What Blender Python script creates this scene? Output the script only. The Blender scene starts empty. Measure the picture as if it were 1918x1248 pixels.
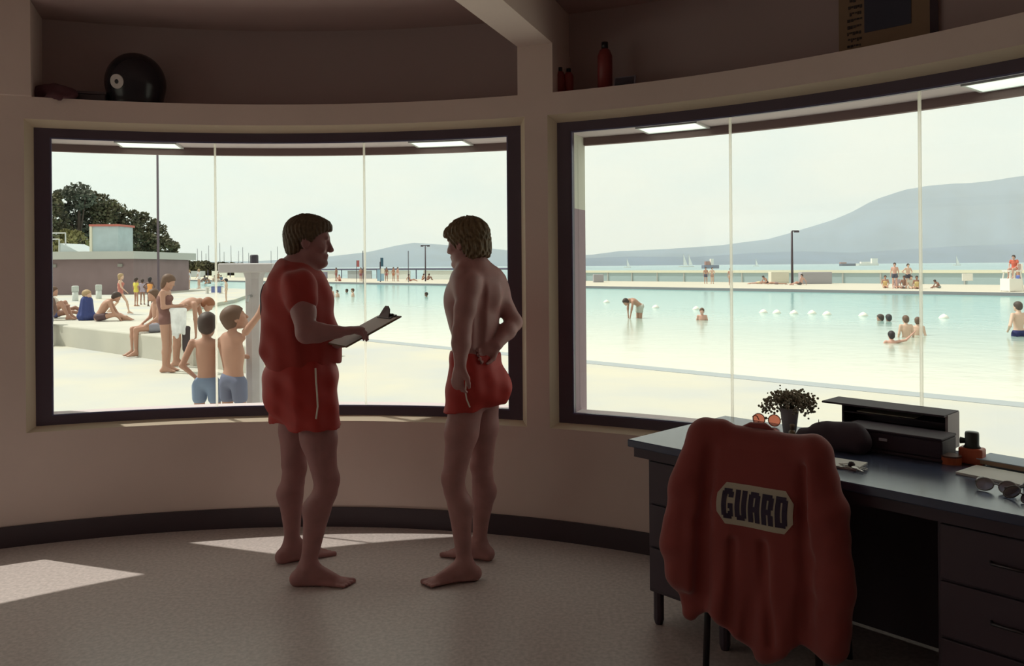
import bpy, bmesh, math, random
import numpy as np
from mathutils import Vector, Matrix
random.seed(7); RNG = np.random.default_rng(7)
sc = bpy.context.scene
COL = sc.collection

# ---------------------------------------------------------------- camera
F, PX, PY, EYE, ROLL = 1500.0, 959.0, 497.0, 1.55, 0.008
cam_d = bpy.data.cameras.new('camera'); cam = bpy.data.objects.new('camera', cam_d); COL.objects.link(cam)
cam_d.sensor_width = 36.0; cam_d.sensor_fit = 'HORIZONTAL'; cam_d.lens = F / 1918 * 36
cam_d.shift_y = -(624 - PY) / 1918.0; cam_d.clip_start = 0.05; cam_d.clip_end = 9000
cam.matrix_world = Matrix.Translation((0, 0, EYE)) @ Matrix.Rotation(math.pi / 2, 4, 'X') @ Matrix.Rotation(-ROLL, 4, 'Z')
sc.camera = cam

# ---------------------------------------------------------------- colour management
sc.view_settings.view_transform = 'Standard'; sc.view_settings.look = 'None'
sc.view_settings.gamma = 1.0; sc.view_settings.use_curve_mapping = False
sc.view_settings.exposure = 0.16

sc.cycles.volume_bounces = 6; sc.cycles.max_bounces = 14; sc.cycles.diffuse_bounces = 8; sc.cycles.transparent_max_bounces = 24
# ---------------------------------------------------------------- sky
W = bpy.data.worlds.new('world'); sc.world = W; W.use_nodes = True
nt = W.node_tree; nt.nodes.clear()
wo = nt.nodes.new('ShaderNodeOutputWorld'); wb = nt.nodes.new('ShaderNodeBackground')
tc = nt.nodes.new('ShaderNodeTexCoord'); mp = nt.nodes.new('ShaderNodeMapping')
mp.inputs['Scale'].default_value = (1.0, 1.0, 2.6); mp.inputs['Location'].default_value = (0.35, 0.1, 0.0)
nz = nt.nodes.new('ShaderNodeTexNoise'); nz.inputs['Scale'].default_value = 3.2; nz.inputs['Detail'].default_value = 6
nz.inputs['Roughness'].default_value = 0.55
rp = nt.nodes.new('ShaderNodeValToRGB')
rp.color_ramp.elements[0].position = 0.40; rp.color_ramp.elements[0].color = (0.70, 0.765, 0.685, 1)
rp.color_ramp.elements[1].position = 0.60; rp.color_ramp.elements[1].color = (0.90, 0.85, 0.68, 1)
nt.links.new(tc.outputs['Generated'], mp.inputs['Vector']); nt.links.new(mp.outputs['Vector'], nz.inputs['Vector'])
nt.links.new(nz.outputs['Fac'], rp.inputs['Fac']); nt.links.new(rp.outputs['Color'], wb.inputs['Color'])
wb.inputs['Strength'].default_value = 1.0
nt.links.new(wb.outputs['Background'], wo.inputs['Surface'])

# ---------------------------------------------------------------- sun: from the left, a little in front, 57 degrees up
sun_d = bpy.data.lights.new('sun', 'SUN'); sun = bpy.data.objects.new('sun', sun_d); COL.objects.link(sun)
sun_d.energy = 3.1; sun_d.angle = math.radians(0.55); sun_d.color = (1.0, 0.95, 0.84)
SUN_EL = math.radians(54.5)
SUN_TRAVEL = Vector((0.9455 * math.cos(SUN_EL), -0.3256 * math.cos(SUN_EL), -math.sin(SUN_EL))).normalized()
sun.rotation_euler = (-SUN_TRAVEL).to_track_quat('Z', 'Y').to_euler()
sun.location = (-20, 10, 30)

# ---------------------------------------------------------------- helpers
def P(px, py, d):
    """world point seen at pixel (px,py) at distance d along the view axis"""
    dx, dy = px - PX, py - PY
    u = dx * math.cos(ROLL) - dy * math.sin(ROLL); v = dx * math.sin(ROLL) + dy * math.cos(ROLL)
    return Vector((u * d / F, d, EYE - v * d / F))
def G(px, py, z):
    """world point at height z seen at pixel (px,py)"""
    dx, dy = px - PX, py - PY
    v = dx * math.sin(ROLL) + dy * math.cos(ROLL)
    return P(px, py, (EYE - z) * F / v)
def lin(r, g, b):
    f = lambda c: (c / 255 / 12.92) if c / 255 <= 0.04045 else ((c / 255 + 0.055) / 1.055) ** 2.4
    return (f(r), f(g), f(b), 1.0)

MATS = {}
def mat(name, col, rough=0.6, metal=0.0, spec=0.4, noise=None, bump=None, trans=0.0, sss=0.0, col2=None, sheen=0.0):
    """noise=(scale, amount) mottles the colour; bump=(scale, strength, distance)"""
    if name in MATS: return MATS[name]
    m = bpy.data.materials.new(name); m.use_nodes = True; n = m.node_tree; b = n.nodes['Principled BSDF']
    c = tuple(col[:3]) + (1.0,)
    b.inputs['Base Color'].default_value = c; b.inputs['Roughness'].default_value = rough
    b.inputs['Metallic'].default_value = metal; b.inputs['Specular IOR Level'].default_value = spec
    if trans: b.inputs['Transmission Weight'].default_value = trans
    if sss:
        b.inputs['Subsurface Weight'].default_value = sss; b.inputs['Subsurface Radius'].default_value = (0.02, 0.008, 0.004)
    if sheen: b.inputs['Sheen Weight'].default_value = sheen
    tcn = n.nodes.new('ShaderNodeTexCoord')
    if noise:
        t = n.nodes.new('ShaderNodeTexNoise'); t.inputs['Scale'].default_value = noise[0]; t.inputs['Detail'].default_value = 5
        n.links.new(tcn.outputs['Object'], t.inputs['Vector'])
        r = n.nodes.new('ShaderNodeValToRGB'); k = noise[1]
        c2 = (tuple(col2[:3]) + (1.0,)) if col2 else tuple(min(1, v * (1 + k)) for v in c[:3]) + (1.0,)
        r.color_ramp.elements[0].position = 0.35; r.color_ramp.elements[1].position = 0.65
        r.color_ramp.elements[0].color = tuple(v * (1 - k) for v in c[:3]) + (1.0,); r.color_ramp.elements[1].color = c2
        n.links.new(t.outputs['Fac'], r.inputs['Fac']); n.links.new(r.outputs['Color'], b.inputs['Base Color'])
    if bump:
        t = n.nodes.new('ShaderNodeTexNoise'); t.inputs['Scale'].default_value = bump[0]; t.inputs['Detail'].default_value = 4
        n.links.new(tcn.outputs['Object'], t.inputs['Vector'])
        bu = n.nodes.new('ShaderNodeBump'); bu.inputs['Strength'].default_value = bump[1]; bu.inputs['Distance'].default_value = bump[2]
        n.links.new(t.outputs['Fac'], bu.inputs['Height']); n.links.new(bu.outputs['Normal'], b.inputs['Normal'])
    MATS[name] = m
    return m

def link(name, me, m=None, parent=None, loc=None, smooth=False):
    o = bpy.data.objects.new(name, me); COL.objects.link(o)
    if m is not None: me.materials.append(m)
    if loc is not None: o.location = loc
    if parent is not None: o.parent = parent
    if smooth and len(me.polygons): me.polygons.foreach_set('use_smooth', [True] * len(me.polygons))
    return o
def obj(name, bm, m, parent=None, loc=None, smooth=False, bevel=0.0):
    bmesh.ops.recalc_face_normals(bm, faces=bm.faces)
    me = bpy.data.meshes.new(name); bm.to_mesh(me); bm.free()
    o = link(name, me, m, parent, loc, smooth)
    if bevel:
        b = o.modifiers.new('bevel', 'BEVEL'); b.width = bevel; b.segments = 2; b.limit_method = 'ANGLE'
    return o
def tag(o, label, cat, group=None, kind=None):
    o['label'] = label; o['category'] = cat
    if group: o['group'] = group
    if kind: o['kind'] = kind
    return o
def thing(name, label, cat, loc=(0, 0, 0), rz=0.0, group=None):
    o = bpy.data.objects.new(name, None); COL.objects.link(o); o.empty_display_size = 0.1
    o.location = loc; o.rotation_euler = (0, 0, rz)
    return tag(o, label, cat, group)
def struct(o, label=None):
    o['kind'] = 'structure'
    if label: o['label'] = label
    return o
def copy_tree(o, parent=None):
    c = o.copy(); COL.objects.link(c)
    if parent is not None: c.parent = parent
    for ch in [x for x in COL.objects if x.parent == o]: copy_tree(ch, c)
    return c

def box(bm, x0, x1, y0, y1, z0, z1, M=None):
    vs = [bm.verts.new((x, y, z)) for x in (x0, x1) for y in (y0, y1) for z in (z0, z1)]
    for f in ((0, 1, 3, 2), (4, 6, 7, 5), (0, 4, 5, 1), (2, 3, 7, 6), (0, 2, 6, 4), (1, 5, 7, 3)): bm.faces.new([vs[i] for i in f])
    if M is not None: bmesh.ops.transform(bm, matrix=M, verts=vs)
    return vs
def prism(bm, pts, z0, z1, M=None):
    """vertical prism over a 2D outline"""
    a = [bm.verts.new((x, y, z0)) for x, y in pts]; b = [bm.verts.new((x, y, z1)) for x, y in pts]; n = len(pts)
    bm.faces.new(a[::-1]); bm.faces.new(b)
    for i in range(n): bm.faces.new((a[i], a[(i + 1) % n], b[(i + 1) % n], b[i]))
    if M is not None: bmesh.ops.transform(bm, matrix=M, verts=a + b)
def lathe(bm, prof, n=24, c=(0, 0, 0), M=None):
    """profile [(r,z)] turned round z"""
    rings = []
    for r, z in prof:
        rings.append([bm.verts.new((c[0] + r * math.cos(2 * math.pi * i / n), c[1] + r * math.sin(2 * math.pi * i / n), c[2] + z)) for i in range(n)] if r > 1e-5 else [bm.verts.new((c[0], c[1], c[2] + z))])
    for a, b in zip(rings, rings[1:]):
        for i in range(n):
            j = (i + 1) % n
            if len(a) == 1 and len(b) == 1: continue
            if len(a) == 1: bm.faces.new((a[0], b[i], b[j]))
            elif len(b) == 1: bm.faces.new((a[i], a[j], b[0]))
            else: bm.faces.new((a[i], a[j], b[j], b[i]))
    for r in (rings[0], rings[-1]):
        if len(r) > 2: bm.faces.new(r)
    vs = [v for r in rings for v in r]
    if M is not None: bmesh.ops.transform(bm, matrix=M, verts=vs)
    return vs
def tube(bm, pts, r, n=10, cap=True):
    """round bar along a polyline; r a number or a list"""
    pts = [Vector(p) for p in pts]; rs = r if isinstance(r, (list, tuple)) else [r] * len(pts); rings = []
    up = Vector((0, 0, 1)); t0 = (pts[1] - pts[0]).normalized()
    if abs(t0.dot(up)) > 0.95: up = Vector((1, 0, 0))
    u = t0.cross(up).normalized()
    for i, p in enumerate(pts):
        t = (pts[min(i + 1, len(pts) - 1)] - pts[max(i - 1, 0)]).normalized()
        u = (u - t * u.dot(t)).normalized(); v = t.cross(u)
        rings.append([bm.verts.new(p + (u * math.cos(2 * math.pi * k / n) + v * math.sin(2 * math.pi * k / n)) * rs[i]) for k in range(n)])
    for a, b in zip(rings, rings[1:]):
        for k in range(n): bm.faces.new((a[k], a[(k + 1) % n], b[(k + 1) % n], b[k]))
    if cap: bm.faces.new(rings[0][::-1]); bm.faces.new(rings[-1])

# round room: centre, inner radius, angles measured from +Y towards +X
CX, CY, R = -1.243, 0.79, 4.0
def RP(a, r, z=0.0): return Vector((CX + r * math.sin(a), CY + r * math.cos(a), z))
def ang_of(px, r=R):
    s = (px - PX) / F; a = 1 + s * s; b = -2 * (s * CX + CY); c = CX * CX + CY * CY - r * r
    Y = (-b + math.sqrt(b * b - 4 * a * c)) / (2 * a); return math.atan2(s * Y - CX, Y - CY)
def arcbox(bm, r0, r1, a0, a1, z0, z1, z0b=None, z1b=None):
    """curved block r0..r1, a0..a1; z0b/z1b: heights at the outer radius"""
    n = max(2, int(abs(a1 - a0) / math.radians(1.2))); z0b = z0 if z0b is None else z0b; z1b = z1 if z1b is None else z1b
    q = []
    for i in range(n + 1):
        a = a0 + (a1 - a0) * i / n
        q.append([bm.verts.new(RP(a, r0, z0)), bm.verts.new(RP(a, r1, z0b)), bm.verts.new(RP(a, r1, z1b)), bm.verts.new(RP(a, r0, z1))])
    for p, s in zip(q, q[1:]):
        for k in range(4): bm.faces.new((p[k], p[(k + 1) % 4], s[(k + 1) % 4], s[k]))
    bm.faces.new(q[0][::-1]); bm.faces.new(q[-1])

# ---------------------------------------------------------------- materials of the place
M_wall = mat('cream_plaster', (0.72, 0.60, 0.555), 0.75, noise=(1.3, 0.04), bump=(60, 0.15, 0.004))
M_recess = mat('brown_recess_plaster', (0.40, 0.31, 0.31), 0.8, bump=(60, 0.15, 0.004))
M_trim = mat('pale_reveal_plaster', (0.62, 0.52, 0.40), 0.7, bump=(60, 0.1, 0.003))
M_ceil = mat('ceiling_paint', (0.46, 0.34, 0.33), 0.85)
M_base = mat('black_rubber_base', (0.062, 0.045, 0.056), 0.5)
M_floor = mat('speckled_vinyl', (0.56, 0.49, 0.475), 0.33, noise=(55, 0.13), bump=(9, 0.05, 0.002))
M_frame = mat('navy_painted_steel', (0.085, 0.060, 0.085), 0.4)
M_conc = mat('pale_concrete', (0.62, 0.60, 0.50), 0.85, noise=(1.5, 0.08), bump=(30, 0.2, 0.01))

# ================================================================ THE ROOM
A1a, A1b = ang_of(62), ang_of(972); SPAN = A1b - A1a
A2a = ang_of(1040); A2b = A2a + SPAN; GAP = A2a - A1b
A0b = A1a - GAP; A0a = A0b - SPAN
A9b = A0a - GAP; A9a = A9b - SPAN  # unseen rear-left window bay, added to let more light into the room
ZB, ZT, ZL, ZBEAM, ZC = 0.654, 2.357, 2.522, 2.80, 3.06
A3a = A2b + GAP; A3b = A3a + SPAN
OPEN = [(A1a, A1b), (A2a, A2b), (A0a, A0b), (A9a, A9b)]
CH = 0.04; CB = 0.026; CA = CH / R
bm = bmesh.new(); lathe(bm, [(0, -0.25), (4.2, -0.25), (4.2, 0), (0, 0)], 96, (CX, CY, 0)); struct(obj('floor', bm, M_floor), 'speckled beige vinyl floor')
bm = bmesh.new(); lathe(bm, [(0, ZC), (4.36, ZC), (4.36, ZC + 0.25), (0, ZC + 0.25)], 96, (CX, CY, 0)); struct(obj('ceiling', bm, M_ceil))
def wall_bay(a0, a1, o0, o1, z_open=True):
    """wall between angles a0..a1 with a window opening o0..o1"""
    bm = bmesh.new()
    arcbox(bm, R, R + 0.2, a0, a1, -0.25, ZB - CB)
    arcbox(bm, R, R + 0.2, a0, o0 - CA, ZB - CB, ZT + CH); arcbox(bm, R, R + 0.2, o1 + CA, a1, ZB - CB, ZT + CH)
    arcbox(bm, R, R + 0.35, a0, a1, ZT + CH, ZL - 0.012, None, None)
    arcbox(bm, R, R + 0.35, a0, a1, ZL - 0.012, ZL)
    return bm
half = GAP / 2
struct(obj('wall_front', wall_bay(A1a - half, A1b + half, A1a, A1b), M_wall), 'cream curved wall round the left window')
struct(obj('wall_right', wall_bay(A2a - half, A2b + half, A2a, A2b), M_wall), 'cream curved wall round the right window')
struct(obj('wall_left', wall_bay(A0a - half, A0b + half, A0a, A0b), M_wall))
struct(obj('wall_left_rear', wall_bay(A9a - half, A9b + half, A9a, A9b), M_wall))
bm = bmesh.new(); arcbox(bm, R, R + 0.2, A2b + half, 2 * math.pi + A9a - half, -0.25, ZC); struct(obj('wall_back', bm, M_wall))
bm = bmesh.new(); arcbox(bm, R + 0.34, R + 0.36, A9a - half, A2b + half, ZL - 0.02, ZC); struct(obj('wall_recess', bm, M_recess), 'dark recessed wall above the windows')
# pillars above the ledge and the beams that run to them
for i, a in enumerate([A9a - half, A9b + half, A0b + half, A1b + half, A2b + half]):
    bm = bmesh.new(); wa = 0.0262
    if i == 2: arcbox(bm, R - 0.03, R + 0.345, a - half - 0.04, a + half, ZL, ZC)
    else: arcbox(bm, R, R + 0.345, a - half, a - half + 2 * wa, ZL, ZBEAM)
    struct(obj('trim_%d' % (10 + i), bm, M_wall), 'cream pillar between the windows above the ledge')
    if i == 2: continue
    bm = bmesh.new(); d = Vector((math.sin(a), math.cos(a), 0)); s = Vector((d.y, -d.x, 0)); off = -half * R + wa * R
    ring = []
    for r in (0.15, R + 0.345):
        for q in (-0.105, 0.105): ring.append((Vector((CX, CY, 0)) + d * r + s * (q + off * r / R)))
    pts = [(ring[0].x, ring[0].y), (ring[1].x, ring[1].y), (ring[3].x, ring[3].y), (ring[2].x, ring[2].y)]
    prism(bm, pts, ZBEAM, ZC + 0.01); struct(obj('trim_%d' % (20 + i), bm, M_wall), 'cream ceiling beam running to the pillar')
# baseboard
bm = bmesh.new(); arcbox(bm, R - 0.015, R + 0.02, A9a - half, A2b + half, 0.0, 0.115); struct(obj('baseboard_front', bm, M_base), 'black baseboard along the curved wall')
# outside: eave soffit, drip beam, roof edge
M_soff = mat('soffit_paint', (0.66, 0.58, 0.60), 0.8)
bm = bmesh.new(); arcbox(bm, R + 0.1, R + 0.36, A9a - half, A2b + half, 2.307, 2.40); struct(obj('trim_1', bm, M_soff), 'pale soffit of the eave outside the windows')
bm = bmesh.new(); arcbox(bm, R + 0.325, R + 0.36, A9a - half, A2b + half, 2.262, 2.307); struct(obj('trim_2', bm, mat('eave_beam_paint', (0.22, 0.15, 0.145), 0.8)), 'brown drip beam at the edge of the eave')
bm = bmesh.new(); arcbox(bm, R + 0.118, R + 0.25, A9a - half, A2b + half, 0.62, 0.70); struct(obj('trim_6', bm, M_soff), 'outside sill added to cut back the sun on the floor')  # sill added outside to trim the sun patch on the floor
# outside pilasters under the eave
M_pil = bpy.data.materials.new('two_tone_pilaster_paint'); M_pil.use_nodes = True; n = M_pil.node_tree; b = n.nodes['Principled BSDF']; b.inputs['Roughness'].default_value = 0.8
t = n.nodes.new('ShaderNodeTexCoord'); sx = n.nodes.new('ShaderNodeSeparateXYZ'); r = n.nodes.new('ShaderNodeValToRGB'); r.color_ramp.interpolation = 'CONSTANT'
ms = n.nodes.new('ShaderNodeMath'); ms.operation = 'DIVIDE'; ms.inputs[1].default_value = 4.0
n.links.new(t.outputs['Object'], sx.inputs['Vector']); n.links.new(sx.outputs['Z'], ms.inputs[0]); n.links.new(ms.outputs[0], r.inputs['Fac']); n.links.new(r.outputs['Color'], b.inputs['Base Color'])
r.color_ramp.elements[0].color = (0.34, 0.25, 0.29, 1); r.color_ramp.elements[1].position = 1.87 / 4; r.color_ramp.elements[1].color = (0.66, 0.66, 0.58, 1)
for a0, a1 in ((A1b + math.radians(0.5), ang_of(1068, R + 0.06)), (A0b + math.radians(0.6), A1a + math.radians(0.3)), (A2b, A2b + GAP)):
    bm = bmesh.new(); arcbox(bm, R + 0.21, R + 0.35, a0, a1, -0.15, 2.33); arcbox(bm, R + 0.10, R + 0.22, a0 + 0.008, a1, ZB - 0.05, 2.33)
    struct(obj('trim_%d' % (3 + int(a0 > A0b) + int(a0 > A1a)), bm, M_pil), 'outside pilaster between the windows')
# soffit lights
M_lamp = bpy.data.materials.new('soffit_lamp_diffuser'); M_lamp.use_nodes = True; b = M_lamp.node_tree.nodes['Principled BSDF']
b.inputs['Base Color'].default_value = (0.9, 0.95, 0.85, 1); b.inputs['Emission Color'].default_value = (0.85, 1.0, 0.85, 1); b.inputs['Emission Strength'].default_value = 0.75
for px, lab in ((282, 'square lit lamp in the eave above the flagpole'), (828, 'square lit lamp in the eave above the bare-backed man'), (1262, 'square lit lamp in the eave near the concrete pilaster'), (1908, 'square lit lamp in the eave at the right edge')):
    a = ang_of(px, R + 0.22); w = 0.165 / (R + 0.22)
    t = thing('soffit_lamp', lab, 'lamp', RP(a, R + 0.2, 2.307), 0, 'square lamps under the eave')
    inv = Matrix.Translation(-t.location)
    bm = bmesh.new(); arcbox(bm, R + 0.115, R + 0.31, a - w, a + w, 2.299, 2.309); bmesh.ops.transform(bm, matrix=inv, verts=bm.verts); obj('diffuser', bm, M_lamp, t)
    bm = bmesh.new()
    for q in ((R + 0.105, R + 0.115, a - w * 1.08, a + w * 1.08), (R + 0.31, R + 0.32, a - w * 1.08, a + w * 1.08), (R + 0.115, R + 0.31, a - w * 1.08, a - w), (R + 0.115, R + 0.31, a + w, a + w * 1.08)): arcbox(bm, *q, 2.296, 2.309)
    bmesh.ops.transform(bm, matrix=inv, verts=bm.verts); obj('lamp_frame', bm, mat('white_lamp_frame', (0.6, 0.6, 0.6), 0.5), t)

# windows: frame, three curved panes, two bright glass joints, pale reveal
M_glass = bpy.data.materials.new('window_glass'); M_glass.use_nodes = True; n = M_glass.node_tree; n.nodes.clear()
o_ = n.nodes.new('ShaderNodeOutputMaterial'); tr = n.nodes.new('ShaderNodeBsdfTransparent'); gl = n.nodes.new('ShaderNodeBsdfGlossy'); mx = n.nodes.new('ShaderNodeMixShader')
tr.inputs['Color'].default_value = (0.965, 0.985, 0.985, 1); gl.inputs['Roughness'].default_value = 0.0
fr = n.nodes.new('ShaderNodeLayerWeight'); fr.inputs['Blend'].default_value = 0.5
pw = n.nodes.new('ShaderNodeMath'); pw.operation = 'POWER'; pw.inputs[1].default_value = 5.0; ma = n.nodes.new('ShaderNodeMath'); ma.operation = 'MULTIPLY_ADD'; ma.inputs[1].default_value = 0.6; ma.inputs[2].default_value = 0.03
n.links.new(fr.outputs['Facing'], pw.inputs[0]); n.links.new(pw.outputs[0], ma.inputs[0]); n.links.new(ma.outputs[0], mx.inputs['Fac']); n.links.new(tr.outputs[0], mx.inputs[1]); n.links.new(gl.outputs[0], mx.inputs[2]); n.links.new(mx.outputs[0], o_.inputs['Surface'])
M_joint = bpy.data.materials.new('clear_glass_joint'); M_joint.use_nodes = True; n = M_joint.node_tree; n.nodes.clear()
o_ = n.nodes.new('ShaderNodeOutputMaterial'); tl = n.nodes.new('ShaderNodeBsdfTranslucent'); df = n.nodes.new('ShaderNodeBsdfTransparent'); mx = n.nodes.new('ShaderNodeMixShader'); mx.inputs['Fac'].default_value = 0.45
tl.inputs['Color'].default_value = (1, 0.98, 0.9, 1); n.links.new(tl.outputs[0], mx.inputs[1]); n.links.new(df.outputs[0], mx.inputs[2]); n.links.new(mx.outputs[0], o_.inputs['Surface'])
FW = math.radians(1.12)
for k, (a0, a1) in enumerate(OPEN):
    root = bpy.data.objects.new('window_%d' % (k + 1), None); COL.objects.link(root); struct(root, 'large curved three-pane window with a dark frame')
    bm = bmesh.new(); r0, r1 = R + 0.05, R + 0.115; FH = 0.052
    arcbox(bm, r0, r1, a0, a1, ZB, ZB + FH); arcbox(bm, r0, r1, a0, a1, ZT - FH, ZT)
    arcbox(bm, r0, r1, a0, a0 + FW, ZB + FH, ZT - FH); arcbox(bm, r0, r1, a1 - FW, a1, ZB + FH, ZT - FH)
    obj('window_frame', bm, M_frame, root)
    bm = bmesh.new(); g = R + 0.053                                # thin bead inside the frame, the frame's bluish highlight put into its colour
    M_bead = mat('blue_highlight_paint', (0.14, 0.13, 0.24), 0.3)
    arcbox(bm, g, g + 0.01, a0 + FW, a1 - FW, ZB + FH, ZB + FH + 0.008); arcbox(bm, g, g + 0.01, a0 + FW, a1 - FW, ZT - FH - 0.008, ZT - FH)
    arcbox(bm, g, g + 0.01, a0 + FW, a0 + FW + 0.002, ZB + FH, ZT - FH); arcbox(bm, g, g + 0.01, a1 - FW - 0.002, a1 - FW, ZB + FH, ZT - FH)
    obj('highlight_bead', bm, M_bead, root)
    st = (a1 - a0 - 2 * FW) / 3
    for j in range(3):
        bm = bmesh.new(); b0 = a0 + FW + st * j; q = []; nn = 14
        for i in range(nn + 1):
            a = b0 + 0.001 + (st - 0.002) * i / nn; q.append((bm.verts.new(RP(a, R + 0.07, ZB + FH)), bm.verts.new(RP(a, R + 0.07, ZT - FH))))
        for u, v in zip(q, q[1:]): bm.faces.new((u[0], v[0], v[1], u[1]))
        obj('pane', bm, M_glass, root, smooth=True)
        if j:
            bm = bmesh.new(); arcbox(bm, R + 0.064, R + 0.078, b0 - 0.0013, b0 + 0.0013, ZB + FH, ZT - FH); obj('glass_joint', bm, M_joint, root)
    bm = bmesh.new(); c = CA
    # sloped reveal round the frame
    def strip(pa, pb):
        q = [(bm.verts.new(x), bm.verts.new(y)) for x, y in zip(pa, pb)]
        for u, v in zip(q, q[1:]): bm.faces.new((u[0], v[0], v[1], u[1]))
    N = 34; ri, ro = R, R + 0.051
    for zi, zo in ((ZB - CB, ZB), (ZT + CH, ZT)):
        strip([RP(a0 - c + (a1 - a0 + 2 * c) * i / N, ri, zi) for i in range(N + 1)], [RP(a0 + (a1 - a0) * i / N, ro, zo) for i in range(N + 1)])
    for s_, aa in ((-1, a0), (1, a1)): strip([RP(aa + s_ * c, ri, ZB - CB), RP(aa + s_ * c, ri, ZT + CH)], [RP(aa, ro, ZB), RP(aa, ro, ZT)])
    obj('reveal', bm, M_trim, root)
# ================================================================ OUTSIDE: deck, pool, far deck, sea, mountains
ZD, ZWAT, ZSEA = -0.15, -0.32, -2.2
nrm = Vector((0.69, 0.72, 0)).normalized(); tan_ = Vector((nrm.y, -nrm.x, 0))       # tan_ runs along the pool to the right, towards us
NEAR, FAR = 11.12, 50.0
def L(n, t): v = nrm * n + tan_ * t; return (v.x, v.y)
def pt(px, py, z=ZD): v = G(px, py, z); return (v.x, v.y)
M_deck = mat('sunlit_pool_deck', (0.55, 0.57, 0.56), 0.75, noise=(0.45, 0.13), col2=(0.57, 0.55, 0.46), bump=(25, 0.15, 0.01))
M_edge = mat('grey_pool_gutter', (0.36, 0.40, 0.42), 0.7)
# water: turquoise where deep, paler in the near shallows, with the glare painted in
M_wat = bpy.data.materials.new('pool_water'); M_wat.use_nodes = True; n = M_wat.node_tree; b = n.nodes['Principled BSDF']
b.inputs['Roughness'].default_value = 0.16; b.inputs['Specular IOR Level'].default_value = 0.5
t = n.nodes.new('ShaderNodeTexCoord'); dp = n.nodes.new('ShaderNodeVectorMath'); dp.operation = 'DOT_PRODUCT'; dp.inputs[1].default_value = (nrm.x, nrm.y, 0)
mr = n.nodes.new('ShaderNodeMapRange'); mr.inputs['From Min'].default_value = NEAR + 1; mr.inputs['From Max'].default_value = 38
rr = n.nodes.new('ShaderNodeValToRGB'); rr.color_ramp.elements[0].color = (0.72, 0.70, 0.58, 1); rr.color_ramp.elements[1].color = (0.20, 0.44, 0.44, 1)
e = rr.color_ramp.elements.new(0.30); e.color = (0.46, 0.56, 0.49, 1); e = rr.color_ramp.elements.new(0.6); e.color = (0.28, 0.48, 0.46, 1)
n.links.new(t.outputs['Object'], dp.inputs[0]); n.links.new(dp.outputs['Value'], mr.inputs['Value']); n.links.new(mr.outputs[0], rr.inputs['Fac']); n.links.new(rr.outputs['Color'], b.inputs['Base Color'])
w1 = n.nodes.new('ShaderNodeTexNoise'); w1.inputs['Scale'].default_value = 1.4; w1.inputs['Detail'].default_value = 4; n.links.new(t.outputs['Object'], w1.inputs['Vector'])
bu = n.nodes.new('ShaderNodeBump'); bu.inputs['Strength'].default_value = 0.25; bu.inputs['Distance'].default_value = 0.08; n.links.new(w1.outputs['Fac'], bu.inputs['Height']); n.links.new(bu.outputs['Normal'], b.inputs['Normal'])
bm = bmesh.new(); prism(bm, [L(NEAR - 3, 60), L(FAR + 2, 60), L(FAR + 2, -200), L(NEAR - 3, -200)], ZWAT - 0.3, ZWAT)
tag(obj('pool_water', bm, M_wat), 'turquoise pool water, pale near the deck', 'water', kind='stuff')
near_l = G(330, 600, ZD); t_l = Vector((near_l.x, near_l.y, 0)).dot(tan_)
pen = [pt(330, 578), pt(385, 571), pt(440, 561), pt(462, 553), pt(474, 546), pt(466, 542), pt(440, 540.5), pt(250, 540.5)]
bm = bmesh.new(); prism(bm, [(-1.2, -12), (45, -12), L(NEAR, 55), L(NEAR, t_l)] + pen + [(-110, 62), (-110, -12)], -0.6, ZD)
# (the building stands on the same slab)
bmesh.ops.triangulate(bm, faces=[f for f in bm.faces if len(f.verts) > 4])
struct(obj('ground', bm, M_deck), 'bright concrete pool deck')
bm = bmesh.new(); o2 = 0.32
prism(bm, [L(NEAR - o2, 55), L(NEAR + 0.05, 55), L(NEAR + 0.05, t_l), L(NEAR - o2, t_l)], ZD - 0.2, ZD + 0.006)
tag(obj('pool_gutter', bm, M_edge), 'thin grey gutter along the near pool edge', 'gutter')
# raised concrete terrace on the left
u = Vector((0.76, -0.65, 0)).normalized(); v = Vector((u.y * -1, u.x, 0)); v = Vector((0.65, 0.76, 0)).normalized()
def T(nn, tt): w = v * nn + u * tt; return (w.x, w.y)
bm = bmesh.new(); prism(bm, [T(7.0, 8.3), T(10.1, 8.0), T(10.1, 3.6), T(10.4, -60), T(7.0, -60)][::1] if False else [T(6.97, -10.9), T(9.4, -12.6), T(10.3, -60), T(6.97, -60)], ZD - 0.1, 0.30)
M_terr = mat('terrace_concrete', (0.52, 0.51, 0.45), 0.85, noise=(0.8, 0.07), bump=(25, 0.2, 0.01))
tag(obj('concrete_terrace', bm, M_terr, bevel=0.03), 'low raised concrete terrace with people sitting on it', 'terrace')
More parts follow.
